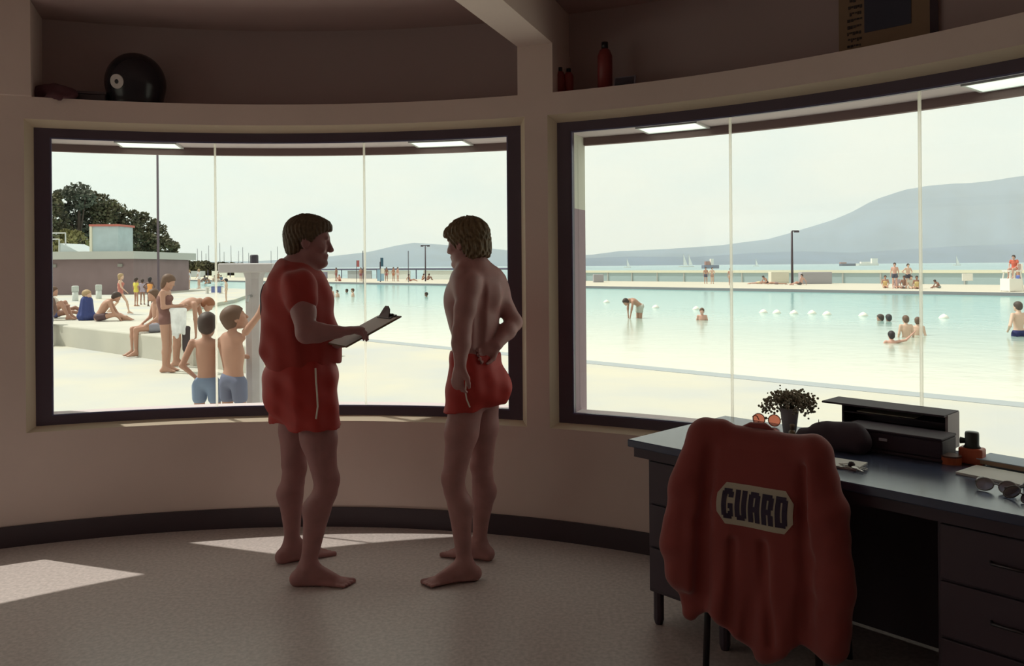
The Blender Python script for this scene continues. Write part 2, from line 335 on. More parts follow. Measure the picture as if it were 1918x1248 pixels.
# far deck with wall, cap, posts
M_far = mat('far_deck_concrete', (0.55, 0.52, 0.44), 0.85)
bm = bmesh.new(); prism(bm, [L(FAR, 60), L(FAR + 17, 60), L(FAR + 17, -130), L(FAR, -130)], -2.5, ZD); struct(obj('terrain_far', bm, M_far), 'narrow concrete deck beyond the pool')
bm = bmesh.new(); prism(bm, [L(FAR - 0.15, 60), L(FAR + 0.01, 60), L(FAR + 0.01, -130), L(FAR - 0.15, -130)], -2.5, ZD + 0.005)
tag(obj('pool_coping', bm, mat('dark_coping', (0.26, 0.25, 0.27), 0.7)), 'dark coping along the far pool edge', 'coping')
tF0 = -57.0
t = thing('sea_wall', 'pale blue-grey wall with cream cap along the far deck', 'wall', Vector(L(FAR + 16.5, 15) + (ZD,)))
inv = Matrix.Translation(-t.location)
bm = bmesh.new(); prism(bm, [L(FAR + 16.4, 60), L(FAR + 16.6, 60), L(FAR + 16.6, tF0), L(FAR + 16.4, tF0)], ZD, ZD + 0.85, inv); obj('wall_panel', bm, mat('blue_grey_wall_paint', (0.36, 0.47, 0.50), 0.7), t)
bm = bmesh.new(); prism(bm, [L(FAR + 16.3, 60), L(FAR + 16.75, 60), L(FAR + 16.75, tF0), L(FAR + 16.3, tF0)], ZD + 0.85, ZD + 1.08, inv); obj('wall_cap', bm, mat('cream_cap', (0.72, 0.72, 0.58), 0.7), t)
for i in range(38):
    tt = tF0 + 1 + i * 3.0; bm = bmesh.new(); prism(bm, [L(FAR + 16.33, tt), L(FAR + 16.33, tt + 0.12), L(FAR + 16.4, tt + 0.12), L(FAR + 16.4, tt)], ZD, ZD + 0.95, inv)
    obj('post', bm, mat('grey_post_paint', (0.42, 0.44, 0.42), 0.6), t)
t = thing('railing', 'long dark rail over pale panels along the far deck', 'railing', Vector(L(FAR + 16.5, -60) + (ZD,)))
inv = Matrix.Translation(-t.location); zt = ZD + 1.30
bm = bmesh.new(); tube(bm, [inv @ Vector(L(FAR + 16.3, tF0) + (zt,)), inv @ Vector(L(FAR + 16.3, -128) + (zt,))], 0.11, 8); obj('top_rail', bm, mat('dark_blue_rail', (0.07, 0.07, 0.13), 0.5), t)
for i in range(14):
    a = tF0 - i * 8.4; bm = bmesh.new(); prism(bm, [L(FAR + 16.4, a), L(FAR + 16.4, a - 5.6), L(FAR + 16.55, a - 5.6), L(FAR + 16.55, a)], ZD, zt - 0.2, inv)
    obj('panel', bm, [mat('pale_panel', (0.62, 0.66, 0.62), 0.7), mat('grey_panel', (0.36, 0.40, 0.42), 0.7)][i % 3 == 1], t)
    bm = bmesh.new(); tube(bm, [inv @ Vector(L(FAR + 16.35, a - 7) + (ZD,)), inv @ Vector(L(FAR + 16.35, a - 7) + (zt,))], 0.07, 6); obj('post', bm, MATS['dark_blue_rail'], t)
# sea
M_sea = mat('sea_water', (0.26, 0.40, 0.44), 0.35, noise=(0.02, 0.12), bump=(0.6, 0.4, 0.3))
bm = bmesh.new(); box(bm, -5000, 5000, 40, 6000, ZSEA - 1, ZSEA); struct(obj('terrain_sea', bm, M_sea), 'pale blue-green sea')
# shore land on the left beyond the pool
bm = bmesh.new(); prism(bm, [(-40, 160), L(FAR + 17, -130), (-400, 60), (-110, 40), (-110, 62), (-31, 66.5), (-60, 110)] if False else [(-110, 40), (-66, 112), L(FAR + 17, -128), (-52, 230), (-260, 380), (-400, 60)], -2.5, ZD - 0.02)
bmesh.ops.triangulate(bm, faces=[f for f in bm.faces if len(f.verts) > 4])
struct(obj('terrain_shore', bm, mat('shore_sand', (0.62, 0.60, 0.46), 0.9, noise=(0.1, 0.1))), 'sandy shore beyond the pool')

# mountains: ridge lines read as heights at their real bearing
def mountain(name, prof, dist, depth, m, seed, label):
    prof = sorted(prof); xs = [p[0] for p in prof]; ys = [p[1] for p in prof]
    NX, NY = 150, 26; rng = np.random.default_rng(seed); bm = bmesh.new(); rows = []
    ph = rng.uniform(0, 6.28, 12)
    for j in range(NY):
        f = j / (NY - 1); row = []
        for i in range(NX):
            px = xs[0] + (xs[-1] - xs[0]) * i / (NX - 1); py = float(np.interp(px, xs, ys))
            ridge = P(px, py, dist).z - ZSEA
            d = dist + (f - 0.45) * depth
            g = (f / 0.45) ** 0.8 if f < 0.45 else max(0.0, 1 - (f - 0.45) / 0.55) ** 1.2
            g2 = 1 - (1 - min(1, g)) * 1.0
            wob = 0.10 * math.sin(px * 0.05 + ph[0] + 3 * f) + 0.07 * math.sin(px * 0.11 + ph[1] - 5 * f) + 0.04 * math.sin(px * 0.23 + ph[2])
            h = ridge * g2 * (1 + wob * (1 - g2) * 1.5) if f < 0.45 else ridge * g2
            x = (px - PX) / F * d
            row.append(bm.verts.new((x, d, ZSEA - 0.5 + h)))
        rows.append(row)
    for a, b_ in zip(rows, rows[1:]):
        for i in range(NX - 1): bm.faces.new((a[i], a[i + 1], b_[i + 1], b_[i]))
    return tag(obj(name, bm, m, smooth=True), label, 'mountain')
M_mt = mat('distant_forest_slope', (0.09, 0.14, 0.21), 1.0, noise=(0.004, 0.15), spec=0)
M_mt2 = mat('near_forest_slope', (0.08, 0.12, 0.20), 1.0, noise=(0.006, 0.15), spec=0)
mountain('mountain', [(200, 492), (480, 489), (610, 481), (694, 471), (740, 460), (776, 454), (817, 457), (880, 461), (930, 466), (1000, 474), (1100, 478), (1160, 470), (1250, 466), (1350, 459), (1440, 447), (1500, 430), (1560, 411), (1600, 394), (1640, 372), (1700, 352), (1760, 344), (1850, 338), (1950, 322), (2100, 290), (2400, 300), (2800, 400)], 3800, 1800, M_mt, 3, 'tall hazy blue mountain range behind the bay')
mountain('mountain', [(1000, 491), (1080, 484), (1180, 480), (1300, 481), (1400, 474), (1500, 470), (1600, 473), (1700, 466), (1800, 460), (1950, 455), (2200, 450), (2600, 470)], 2600, 700, M_mt2, 5, 'darker low foothills at the far shoreline')
# sea haze: a body of pale air over the bay
M_hz = bpy.data.materials.new('sea_haze'); M_hz.use_nodes = True; n = M_hz.node_tree; n.nodes.clear()
o_ = n.nodes.new('ShaderNodeOutputMaterial'); vs = n.nodes.new('ShaderNodeVolumeScatter'); vs.inputs['Color'].default_value = (0.985, 0.995, 1.0, 1); vs.inputs['Density'].default_value = 0.00022; vs.inputs['Anisotropy'].default_value = 0.0
n.links.new(vs.outputs[0], o_.inputs['Volume'])
bm = bmesh.new(); box(bm, -4900, 4900, 240, 5600, ZSEA + 0.2, 900); tag(obj('haze', bm, M_hz), 'pale haze over the bay', 'haze', kind='stuff')
# ================================================================ BODIES: blended distance fields turned into one surface
V = lambda *a: np.array(a if len(a) > 1 else a[0], dtype=float)
class Field:
    def __init__(s, lo, hi, vox):
        s.vox = vox; s.lo = np.array(lo, float); n = np.ceil((np.array(hi) - s.lo) / vox).astype(int) + 1
        s.ax = [s.lo[i] + vox * np.arange(n[i]) for i in range(3)]; s.D = np.full(n, 0.5, np.float32)
    def _sub(s, lo, hi):
        sl = []
        for i in range(3):
            a = int(max(0, math.floor((lo[i] - s.lo[i]) / s.vox))); b = int(min(s.D.shape[i], math.ceil((hi[i] - s.lo[i]) / s.vox) + 1))
            if b <= a: return None, None
            sl.append(slice(a, b))
        g = np.meshgrid(*[s.ax[i][sl[i]] for i in range(3)], indexing='ij', copy=False)
        return tuple(sl), np.stack(g, -1)
    def _mix(s, sl, d, k, op):
        a = s.D[sl]; d = d.astype(np.float32)
        if op == 'sub':
            d = -d; h = np.clip(0.5 - 0.5 * (d - a) / k, 0, 1); s.D[sl] = d * (1 - h) + a * h + k * h * (1 - h) if False else np.maximum(a, d) + k * 0.25 * np.maximum(0, 1 - np.abs(a - d) / k) ** 2
        else:
            s.D[sl] = np.minimum(a, d) - k * 0.25 * np.maximum(0, 1 - np.abs(a - d) / k) ** 2
    def cone(s, p, q, r0, r1, k=0.02, sq=None, op='add'):
        """tapered limb; sq=(direction, factor) flattens it along a direction"""
        p, q = V(p), V(q); pad = max(r0, r1) + k + 3 * s.vox
        sl, X = s._sub(np.minimum(p, q) - pad, np.maximum(p, q) + pad)
        if sl is None: return
        ab = q - p; L2 = max(ab @ ab, 1e-9); t = np.clip(((X - p) @ ab) / L2, 0, 1)
        w = X - p - t[..., None] * ab
        if sq is not None:
            nn = V(sq[0]); nn = nn / np.linalg.norm(nn); w = w + (w @ nn)[..., None] * nn * (1 / sq[1] - 1)
        s._mix(sl, np.linalg.norm(w, axis=-1) - (r0 + (r1 - r0) * t), k, op)
    def ell(s, c, r, k=0.02, rot=None, op='add'):
        """ellipsoid; rot = 3x3, columns are the axes"""
        c, r = V(c), V(r) if np.ndim(r) else V(r, r, r); pad = r.max() + k + 3 * s.vox
        sl, X = s._sub(c - pad, c + pad)
        if sl is None: return
        w = X - c
        if rot is not None: w = w @ np.array(rot)
        k0 = np.linalg.norm(w / r, axis=-1); k1 = np.linalg.norm(w / r ** 2, axis=-1) + 1e-9
        s._mix(sl, k0 * (k0 - 1) / k1, k, op)
    def cut(s, p, nvec, lo=None, hi=None):
        """remove everything on the side nvec points to"""
        nvec = V(nvec) / np.linalg.norm(nvec)
        if lo is None: sl = tuple(slice(0, n) for n in s.D.shape); X = np.stack(np.meshgrid(*s.ax, indexing='ij', copy=False), -1)
        else: sl, X = s._sub(lo, hi)
        s.D[sl] = np.maximum(s.D[sl], ((X - V(p)) @ nvec).astype(np.float32))
    def warp(s, fn):
        X = np.stack(np.meshgrid(*s.ax, indexing='ij', copy=False), -1); s.D = s.D + fn(X).astype(np.float32)
    def mesh(s, name, smooth=1):
        D = s.D; D[0], D[-1], D[:, 0], D[:, -1], D[:, :, 0], D[:, :, -1] = [0.5] * 6
        I = D < 0; nx, ny, nz = [n - 1 for n in D.shape]; cnt = np.zeros((nx, ny, nz), np.int8); C8 = [(a, b, c) for a in (0, 1) for b in (0, 1) for c in (0, 1)]
        for a, b, c in C8: cnt += I[a:a + nx, b:b + ny, c:c + nz]
        idx = np.argwhere((cnt > 0) & (cnt < 8)); vals = np.stack([D[idx[:, 0] + a, idx[:, 1] + b, idx[:, 2] + c] for a, b, c in C8], 1)
        acc = np.zeros((len(idx), 3)); num = np.zeros(len(idx))
        for i, ca in enumerate(C8):
            for j, cb in enumerate(C8):
                if j > i and sum(abs(x - y) for x, y in zip(ca, cb)) == 1:
                    va, vb = vals[:, i], vals[:, j]; m = (va < 0) != (vb < 0); t = np.where(m, va / np.where(m, va - vb, 1), 0)
                    acc += m[:, None] * (V(ca) + t[:, None] * (V(cb) - V(ca))); num += m
        ve = s.lo + s.vox * (idx + acc / num[:, None]); vid = np.full((nx, ny, nz), -1, np.int32); vid[idx[:, 0], idx[:, 1], idx[:, 2]] = np.arange(len(idx))
        quads = []
        for axis in range(3):
            sh = [slice(None)] * 3; sh2 = [slice(None)] * 3; sh[axis] = slice(0, -1); sh2[axis] = slice(1, None)
            A, B = I[tuple(sh)], I[tuple(sh2)]; e = np.argwhere(A != B); u, v = [(1, 2), (2, 0), (0, 1)][axis]
            e = e[(e[:, u] > 0) & (e[:, v] > 0)]; ins = A[e[:, 0], e[:, 1], e[:, 2]]
            o = []
            for du, dv in ((1, 1), (0, 1), (0, 0), (1, 0)):
                f = e.copy(); f[:, u] -= du; f[:, v] -= dv; o.append(vid[f[:, 0], f[:, 1], f[:, 2]])
            q = np.stack(o, 1); q = np.where(ins[:, None], q, q[:, ::-1]); quads.append(q)
        q = np.concatenate(quads); q = q[(q >= 0).all(1)]
        E_ = np.concatenate([q[:, [0, 1]], q[:, [1, 2]], q[:, [2, 3]], q[:, [3, 0]]])
        for _ in range(smooth):
            su = np.zeros_like(ve); n_ = np.zeros(len(ve))
            for a, b in ((0, 1), (1, 0)):
                for d in range(3): su[:, d] += np.bincount(E_[:, a], ve[E_[:, b], d], len(ve))
                n_ += np.bincount(E_[:, a], minlength=len(ve))
            ve = ve * 0.5 + 0.5 * su / np.maximum(n_, 1)[:, None]
        me = bpy.data.meshes.new(name); me.vertices.add(len(ve)); me.vertices.foreach_set('co', ve.astype(np.float32).ravel())
        me.loops.add(q.size); me.loops.foreach_set('vertex_index', q.ravel().astype(np.int32)); me.polygons.add(len(q))
        me.polygons.foreach_set('loop_start', np.arange(0, q.size, 4, dtype=np.int32)); me.polygons.foreach_set('loop_total', np.full(len(q), 4, np.int32))
        me.polygons.foreach_set('use_smooth', [True] * len(q)); me.update(calc_edges=True); me.validate()
        return me

def unit(v): v = V(v); return v / max(np.linalg.norm(v), 1e-9)
def frame(fwd, up):
    f = unit(fwd); l = unit(np.cross(up, f)); u = np.cross(f, l); return np.stack([f, l, u], 1)      # columns: forward, left, up
def hand(fd, w, d, pn, s=1.0, curl=0.5, thumb=1, spread=0.12, curls=None):
    """hand at wrist w, pointing along d, palm normal pn (the way the fingers curl), thumb side = thumb * (d x pn)"""
    d = unit(d); pn = unit(V(pn) - d * (V(pn) @ d)); sd = np.cross(d, pn) * thumb
    w = V(w); pl = 0.085 * s
    fd.cone(w, w + d * pl * 0.55, 0.027 * s, 0.036 * s, 0.02 * s, (pn, 0.55))
    fd.cone(w + d * pl * 0.4, w + d * pl, 0.036 * s, 0.038 * s, 0.012 * s, (pn, 0.42))
    for i, (o, ln) in enumerate(((0.030, 0.072), (0.010, 0.080), (-0.011, 0.074), (-0.031, 0.058))):
        c = (curls[i] if curls else curl * (1 + 0.12 * i)); dd = unit(d + sd * o * 4 * spread); p = w + d * pl * 0.93 + sd * o * s
        for j, (f_, r0, r1) in enumerate(((0.45, 0.0098, 0.0092), (0.32, 0.0092, 0.0084), (0.25, 0.0084, 0.0072))):
            a = c * (0.9 if j == 0 else 1.0); dd = unit(dd * math.cos(a) + pn * math.sin(a)) if abs(a) > 1e-3 else dd
            # rotate dd within the plane (dd,pn)
            q = p + dd * ln * f_ * s; fd.cone(p, q, r0 * s, r1 * s, 0.004 * s); p = q
            pn = unit(pn - dd * (pn @ dd))
        pn = unit(pn - d * (pn @ d)) if abs(pn @ d) < 0.98 else unit(np.cross(np.cross(d, sd), d) + 1e-6)
        pn = unit(np.cross(sd * thumb, d)); 
    pn = unit(np.cross(sd * thumb, d))
    p = w + d * 0.022 * s + sd * 0.024 * s; q = p + unit(d * 0.75 + sd * 0.65 + pn * 0.25) * 0.042 * s; e = q + unit(d + sd * 0.1 + pn * (0.25 + curl * 0.4)) * 0.030 * s; g = e + unit(d + pn * (0.4 + curl * 0.4) - sd * 0.1) * 0.024 * s
    fd.cone(p, q, 0.017 * s, 0.0125 * s, 0.012 * s); fd.cone(q, e, 0.0115 * s, 0.0105 * s, 0.005 * s); fd.cone(e, g, 0.0105 * s, 0.0085 * s, 0.004 * s)
def foot(fd, an, d, s=1.0, toes=True, side=1):
    """an = ankle joint (0.085 s above the sole), d = horizontal pointing direction, side=+1 big toe on the left of d"""
    d = unit(d); up = V(0, 0, 1); l = np.cross(up, d) * side; an = V(an); so = an - up * 0.085 * s
    fd.cone(so - d * 0.048 * s + up * 0.032 * s, so + d * 0.02 * s + up * 0.036 * s, 0.032 * s, 0.034 * s, 0.025 * s)
    fd.cone(an, so - d * 0.035 * s + up * 0.045 * s, 0.034 * s, 0.03 * s, 0.03 * s)
    fd.cone(an + d * 0.01 * s, so + d * 0.13 * s + up * 0.028 * s, 0.036 * s, 0.026 * s, 0.03 * s, None)
    fd.cone(so + d * 0.0 + up * 0.022 * s, so + d * 0.145 * s + up * 0.018 * s + l * 0.004, 0.026 * s, 0.043 * s, 0.02 * s, (up, 0.45))
    if toes:
        for i, (o, ln, r) in enumerate(((0.030, 0.062, 0.0135), (0.009, 0.060, 0.0085), (-0.0085, 0.053, 0.0080), (-0.025, 0.045, 0.0078), (-0.040, 0.034, 0.0075))):
            p = so + d * 0.145 * s + l * o * s + up * 0.018 * s; q = p + (d * ln - up * 0.005) * s; fd.cone(p, q, r * s, r * s, 0.003 * s)
    else: fd.cone(so + d * 0.13 * s + up * 0.018 * s, so + d * 0.18 * s + up * 0.014 * s, 0.04 * s, 0.032 * s, 0.02 * s, (up, 0.4))
def head(fd, c, fwd, up=(0, 0, 1), s=1.0, detail=True, jaw=1.0):
    """c = centre of the cranium"""
    Rm = frame(fwd, up); f, l, u = Rm[:, 0], Rm[:, 1], Rm[:, 2]; c = V(c); q = lambda a, b, e: c + (f * a + l * b + u * e) * s
    fd.ell(c, V(0.098, 0.076, 0.088) * s, 0.02, Rm)
    fd.ell(q(0.030, 0, -0.055), V(0.066, 0.060, 0.075) * s, 0.03, Rm)
    fd.cone(q(0.02, 0.035, -0.085), q(0.070, 0.012, -0.118), 0.024 * s, 0.020 * s * jaw, 0.03); fd.cone(q(0.02, -0.035, -0.085), q(0.070, -0.012, -0.118), 0.024 * s, 0.020 * s * jaw, 0.03)
    if not detail:
        fd.cone(q(0.09, 0, -0.02), q(0.108, 0, -0.05), 0.010 * s, 0.013 * s, 0.01); return Rm
    fd.cone(q(0.088, -0.03, 0.004), q(0.088, 0.03, 0.004), 0.012 * s, 0.012 * s, 0.012)                    # brow
    for b in (-1, 1):
        fd.ell(q(0.094, 0.032 * b, -0.020), V(0.014, 0.017, 0.011) * s, 0.012, Rm, 'sub')                  # eye sockets
        fd.ell(q(0.078, 0.031 * b, -0.020), 0.0135 * s, 0.003)
        fd.cone(q(0.078, 0.042 * b, -0.048), q(0.060, 0.052 * b, -0.040), 0.015 * s, 0.014 * s, 0.02)       # cheekbones
        fd.ell(q(0.000, 0.078 * b, -0.028), V(0.020, 0.009, 0.031) * s, 0.006, Rm)                          # ears
        fd.ell(q(0.004, 0.085 * b, -0.026), V(0.010, 0.005, 0.017) * s, 0.004, Rm, 'sub')
        fd.ell(q(0.106, 0.009 * b, -0.058), 0.0075 * s, 0.006)
    fd.cone(q(0.094, 0, -0.008), q(0.116, 0, -0.052), 0.008 * s, 0.011 * s, 0.010)                          # nose
    fd.cone(q(0.088, -0.018, -0.083), q(0.088, 0.018, -0.083), 0.009 * s, 0.009 * s, 0.010)                 # upper lip
    fd.cone(q(0.098, -0.012, -0.079), q(0.098, 0.012, -0.079), 0.0055 * s, 0.0055 * s, 0.006)
    fd.cone(q(0.095, -0.012, -0.092), q(0.095, 0.012, -0.092), 0.006 * s, 0.006 * s, 0.006)
    fd.cone(q(0.103, -0.022, -0.0855), q(0.103, 0.022, -0.0855), 0.0022 * s, 0.0022 * s, 0.003, None, 'sub')
    fd.ell(q(0.086, 0, -0.118), V(0.017, 0.020, 0.016) * s * jaw, 0.016, Rm)                                # chin
    return Rm

# ---- the two guards inside; joints are read off at their own distances
M_skin = mat('tanned_skin', (0.37, 0.175, 0.175), 0.5, noise=(14, 0.07), bump=(220, 0.12, 0.001), sss=0.08)
M_skin2 = mat('fair_tanned_skin', (0.39, 0.195, 0.19), 0.5, noise=(14, 0.07), bump=(220, 0.12, 0.001), sss=0.08)
M_hair1 = mat('sandy_brown_hair', (0.10, 0.065, 0.035), 0.55, noise=(60, 0.2), bump=(120, 0.3, 0.003))
M_hair2 = mat('blond_brown_hair', (0.15, 0.10, 0.05), 0.5, noise=(60, 0.25), bump=(120, 0.3, 0.003))
M_red = mat('red_cotton', (0.36, 0.035, 0.03), 0.85, noise=(6, 0.08), bump=(500, 0.2, 0.001), sheen=0.2)
M_red2 = mat('red_nylon', (0.44, 0.035, 0.03), 0.6, noise=(6, 0.06), bump=(300, 0.15, 0.001))
M_cord = mat('white_cord', (0.75, 0.70, 0.62), 0.7)
def strands(fd, c, f, l, u, amp=0.004, n=30):
    def fn(X):
        w = X - c; a = np.arctan2(w @ l, w @ f); return amp * np.sin(a * n + 6 * np.sin((w @ u) * 30)) * 0.6 + amp * 0.5 * np.sin(a * n * 2.3 + 2 + (w @ u) * 40)
    fd.warp(fn)

def guard_one():
    D0 = 4.04
    t = thing('person', 'stocky man in red t-shirt and red shorts reading a clipboard', 'person', (P(590, 1085, 4.05).x, 4.05, 0))
    org = V(t.location); J = lambda px, py, d=D0: V(P(px, py, d)) - org
    lo, hi = V(-0.45, -0.55, -0.01), V(0.48, 0.45, 1.88)
    b = Field(lo, hi, 0.006)
    near, far = 3.90, 4.20
    fx = V(1, 0.06, 0); Yv = V(0, 1, 0)
    # legs: near (right) and far (left)
    kN, aN = J(611, 876, 3.91), J(575, 1064, 3.90); kN[2] = 0.50; aN[2] = 0.085
    kF, aF = J(551, 872, 4.16), J(546, 1030, 4.22); aF[2] = 0.085; kF[2] = 0.50
    hN, hF = J(580, 722, 3.95), J(560, 716, 4.14)
    for h, k, a, ext in ((hN, kN, aN, 1), (hF, kF, aF, -1)):
        b.cone(h, h * 0.45 + k * 0.55, 0.102, 0.085, 0.03); b.cone(h * 0.45 + k * 0.55, k + V(-0.006, 0, 0.03), 0.085, 0.060, 0.03)
        b.cone(k + V(0.004, 0, 0.02), k + V(0.0, 0, -0.05), 0.058, 0.052, 0.02); b.ell(k + V(0.032, 0, 0.0), V(0.030, 0.034, 0.040), 0.02)
        m = k * 0.68 + a * 0.32 + V(-0.020, 0, 0)
        b.cone(k + V(-0.012, 0, -0.05), m, 0.050, 0.060, 0.03); b.cone(m, a * 0.88 + k * 0.12, 0.060, 0.034, 0.03); b.cone(k * 0.8 + a * 0.2 + V(0.012, 0, 0), a, 0.040, 0.036, 0.02)
        b.ell(a + V(0, -0.032, 0.0), 0.014, 0.012); b.ell(a + V(0, 0.032, 0.0), 0.014, 0.012)
    foot(b, aN, V(1, -0.02, 0), 1.06, True, 1); foot(b, aF, V(1, 0.55, 0), 1.06, True, -1)
    # pelvis and trunk (turned side on: depth along x, breadth along y)
    b.ell(J(566, 705), V(0.150, 0.175, 0.13), 0.06); b.ell(J(548, 722), V(0.11, 0.165, 0.11), 0.05)
    b.ell(J(568, 640), V(0.165, 0.175, 0.15), 0.07); b.ell(J(563, 570), V(0.150, 0.195, 0.17), 0.07); b.ell(J(556, 528), V(0.115, 0.190, 0.10), 0.06)
    b.ell(J(590, 650), V(0.11, 0.13, 0.12), 0.06)
    # neck and head
    hc = J(577, 444, 4.03)
    b.cone(J(560, 505, 4.03), J(575, 468, 4.03), 0.070, 0.060, 0.05); b.cone(J(545, 517, 4.03), J(560, 500, 4.03), 0.09, 0.07, 0.05)
    Rm = head(b, hc, V(1, 0.12, -0.10), (0.05, 0, 1), 1.06)
    # near (right) arm with the hand laid on the board
    sN = J(562, 538, 3.84); eN = J(574, 624, 3.74); wN = J(634, 622, 3.74)
    b.ell(sN, 0.066, 0.05); b.cone(sN, sN * .45 + eN * .55, 0.060, 0.056, 0.03); b.cone(sN * .45 + eN * .55, eN, 0.056, 0.047, 0.02); b.cone(eN, eN * .65 + wN * .35, 0.047, 0.045, 0.02); b.cone(eN * .65 + wN * .35, wN, 0.045, 0.030, 0.02)
    hand(b, wN, V(0.93, 0.26, 0.10), V(0.10, 0.15, -1), 1.02, 0.35, 1, 0.3, curls=[0.42, 0.5, 0.55, 0.6])
    # far (left) arm holding the board from below
    sF = J(572, 536, 4.22); eF = J(580, 630, 4.24); wF = J(616, 646, 4.00)
    b.ell(sF, 0.064, 0.05); b.cone(sF, eF, 0.058, 0.047, 0.03); b.cone(eF, wF, 0.046, 0.030, 0.02)
    hand(b, wF, V(0.85, -0.45, 0.05), V(0.0, 0.1, 1), 1.0, 0.5, -1, 0.2, curls=[0.25, 0.25, 0.3, 0.3])
    o = link('body', b.mesh('body', 1), M_skin, t)
    # hair: a full bowl over the ears down to the collar
    h = Field(hc - 0.2, hc + 0.2, 0.005); f, l, u = Rm[:, 0], Rm[:, 1], Rm[:, 2]; q = lambda a, b_, e: hc + f * a + l * b_ + u * e
    h.ell(q(-0.004, 0, 0.018), V(0.120, 0.094, 0.100), 0.02, Rm); h.ell(q(-0.055, 0, -0.04), V(0.058, 0.078, 0.076), 0.03, Rm)
    h.ell(q(0.056, 0, 0.058), V(0.056, 0.070, 0.040), 0.02, Rm)
    h.ell(q(0.115, 0, -0.085), V(0.105, 0.2, 0.125), 0.012, Rm, 'sub'); h.cut(q(0, 0, -0.105), -u)
    strands(h, hc, f, l, u); link('hair', h.mesh('hair', 1), M_hair1, t)
    # t-shirt
    s = Field(V(-0.42, -0.42, 0.95), V(0.40, 0.42, 1.66), 0.006)
    s.ell(J(566, 690), V(0.172, 0.19, 0.13), 0.06); s.ell(J(567, 640), V(0.178, 0.19, 0.16), 0.07); s.ell(J(592, 648), V(0.118, 0.145, 0.13), 0.06)
    s.ell(J(561, 570), V(0.166, 0.208, 0.18), 0.07); s.ell(J(554, 528), V(0.130, 0.202, 0.108), 0.06); s.cone(J(525, 560), J(508, 655), 0.075, 0.055, 0.07); s.cone(J(540, 520, 3.95), J(506, 655, 3.98), 0.05, 0.045, 0.05)
    s.cone(J(548, 512, 4.03), J(560, 503, 4.03), 0.088, 0.080, 0.04)
    for a_, e_ in ((sN, eN), (sF, eF)): s.ell(a_, 0.078, 0.05); s.cone(a_, a_ * 0.72 + e_ * 0.28, 0.076, 0.074, 0.03)
    for a_, e_ in ((sN, eN), (sF, eF)):
        dd = unit(e_ - a_); c_ = a_ * 0.52 + e_ * 0.48 + dd * 0.0; s.cut(c_, dd + V(-0.25, 0, 0), c_ - 0.11, c_ + 0.11) if False else None
    s.cut(J(570, 686), V(0.10, 0, -1)); s.cut(J(569, 493), V(0.25, 0, 1), J(569, 493) - 0.2, J(569, 493) + 0.2)
    s.warp(lambda X: 0.0035 * np.sin(X[..., 2] * 42 + X[..., 0] * 30) * np.sin(X[..., 1] * 21 + 1) + 0.004 * np.sin(X[..., 0] * 55 + X[..., 1] * 20 + X[..., 2] * 9))
    sh = link('t_shirt', s.mesh('t_shirt', 1), M_red, t)
    # dark badge on the back of the shirt
    bd = Field(J(500, 560) - 0.16, J(500, 560) + 0.16, 0.006)
    bd.D[:] = 0.5; src = s; X = np.stack(np.meshgrid(*bd.ax, indexing='ij'), -1)
    c = J(497, 560); w = X - c
    # follow the shirt by sampling its field
    ii = [np.clip(np.rint((X[..., i] - src.lo[i]) / src.vox).astype(int), 0, src.D.shape[i] - 1) for i in range(3)]
    # smooth trilinear sample
    def samp(Fd, X):
        g = [(X[..., i] - Fd.lo[i]) / Fd.vox for i in range(3)]; i0 = [np.clip(np.floor(v_).astype(int), 0, Fd.D.shape[i] - 2) for i, v_ in enumerate(g)]; t_ = [np.clip(v_ - i_, 0, 1) for v_, i_ in zip(g, i0)]; o_ = 0
        for a in (0, 1):
            for b_ in (0, 1):
                for c_ in (0, 1): o_ = o_ + Fd.D[i0[0] + a, i0[1] + b_, i0[2] + c_] * (t_[0] if a else 1 - t_[0]) * (t_[1] if b_ else 1 - t_[1]) * (t_[2] if c_ else 1 - t_[2])
        return o_
    g = samp(s, X) - 0.003; rr_ = np.sqrt((w[..., 1] / 0.085) ** 2 + (w[..., 2] / 0.085) ** 2)
    bd.D = np.maximum(np.maximum(g, (rr_ - 1) * 0.08), w[..., 0] - 0.06).astype(np.float32)
    link('round_badge', bd.mesh('round_badge', 1), mat('dark_navy_print', (0.03, 0.02, 0.04), 0.8), sh)['label'] = 'dark round badge on the back of the shirt'
    # shorts
    s = Field(V(-0.36, -0.42, 0.68), V(0.36, 0.42, 1.16), 0.006)
    s.ell(J(567, 700), V(0.176, 0.190, 0.14), 0.06); s.ell(J(547, 735), V(0.135, 0.182, 0.15), 0.09)
    for h_, k_ in ((hN, kN), (hF, kF)): e_ = h_ * 0.42 + k_ * 0.58 + V(-0.012, 0, 0); s.cone(h_, e_, 0.125, 0.128, 0.08)
    s.cut(J(566, 662), V(0, 0, 1)); s.cut(J(575, 796, 4.0), V(0.02, 0, -1))
    s.warp(lambda X: 0.004 * np.sin(X[..., 0] * 60 + X[..., 1] * 25) + 0.003 * np.sin(X[..., 2] * 50 + X[..., 0] * 35))
    sr = link('shorts', s.mesh('shorts', 1), M_red2, t)
    bm = bmesh.new(); zz = [J(591, 690, 3.81), J(592, 715, 3.785), J(594, 740, 3.775), J(595, 762, 3.77), J(592, 785, 3.775)]; tube(bm, zz, 0.004, 6)
    obj('white_cord', bm, M_cord, sr, smooth=True)['label'] = 'thin white cord hanging down the shorts'
    return t

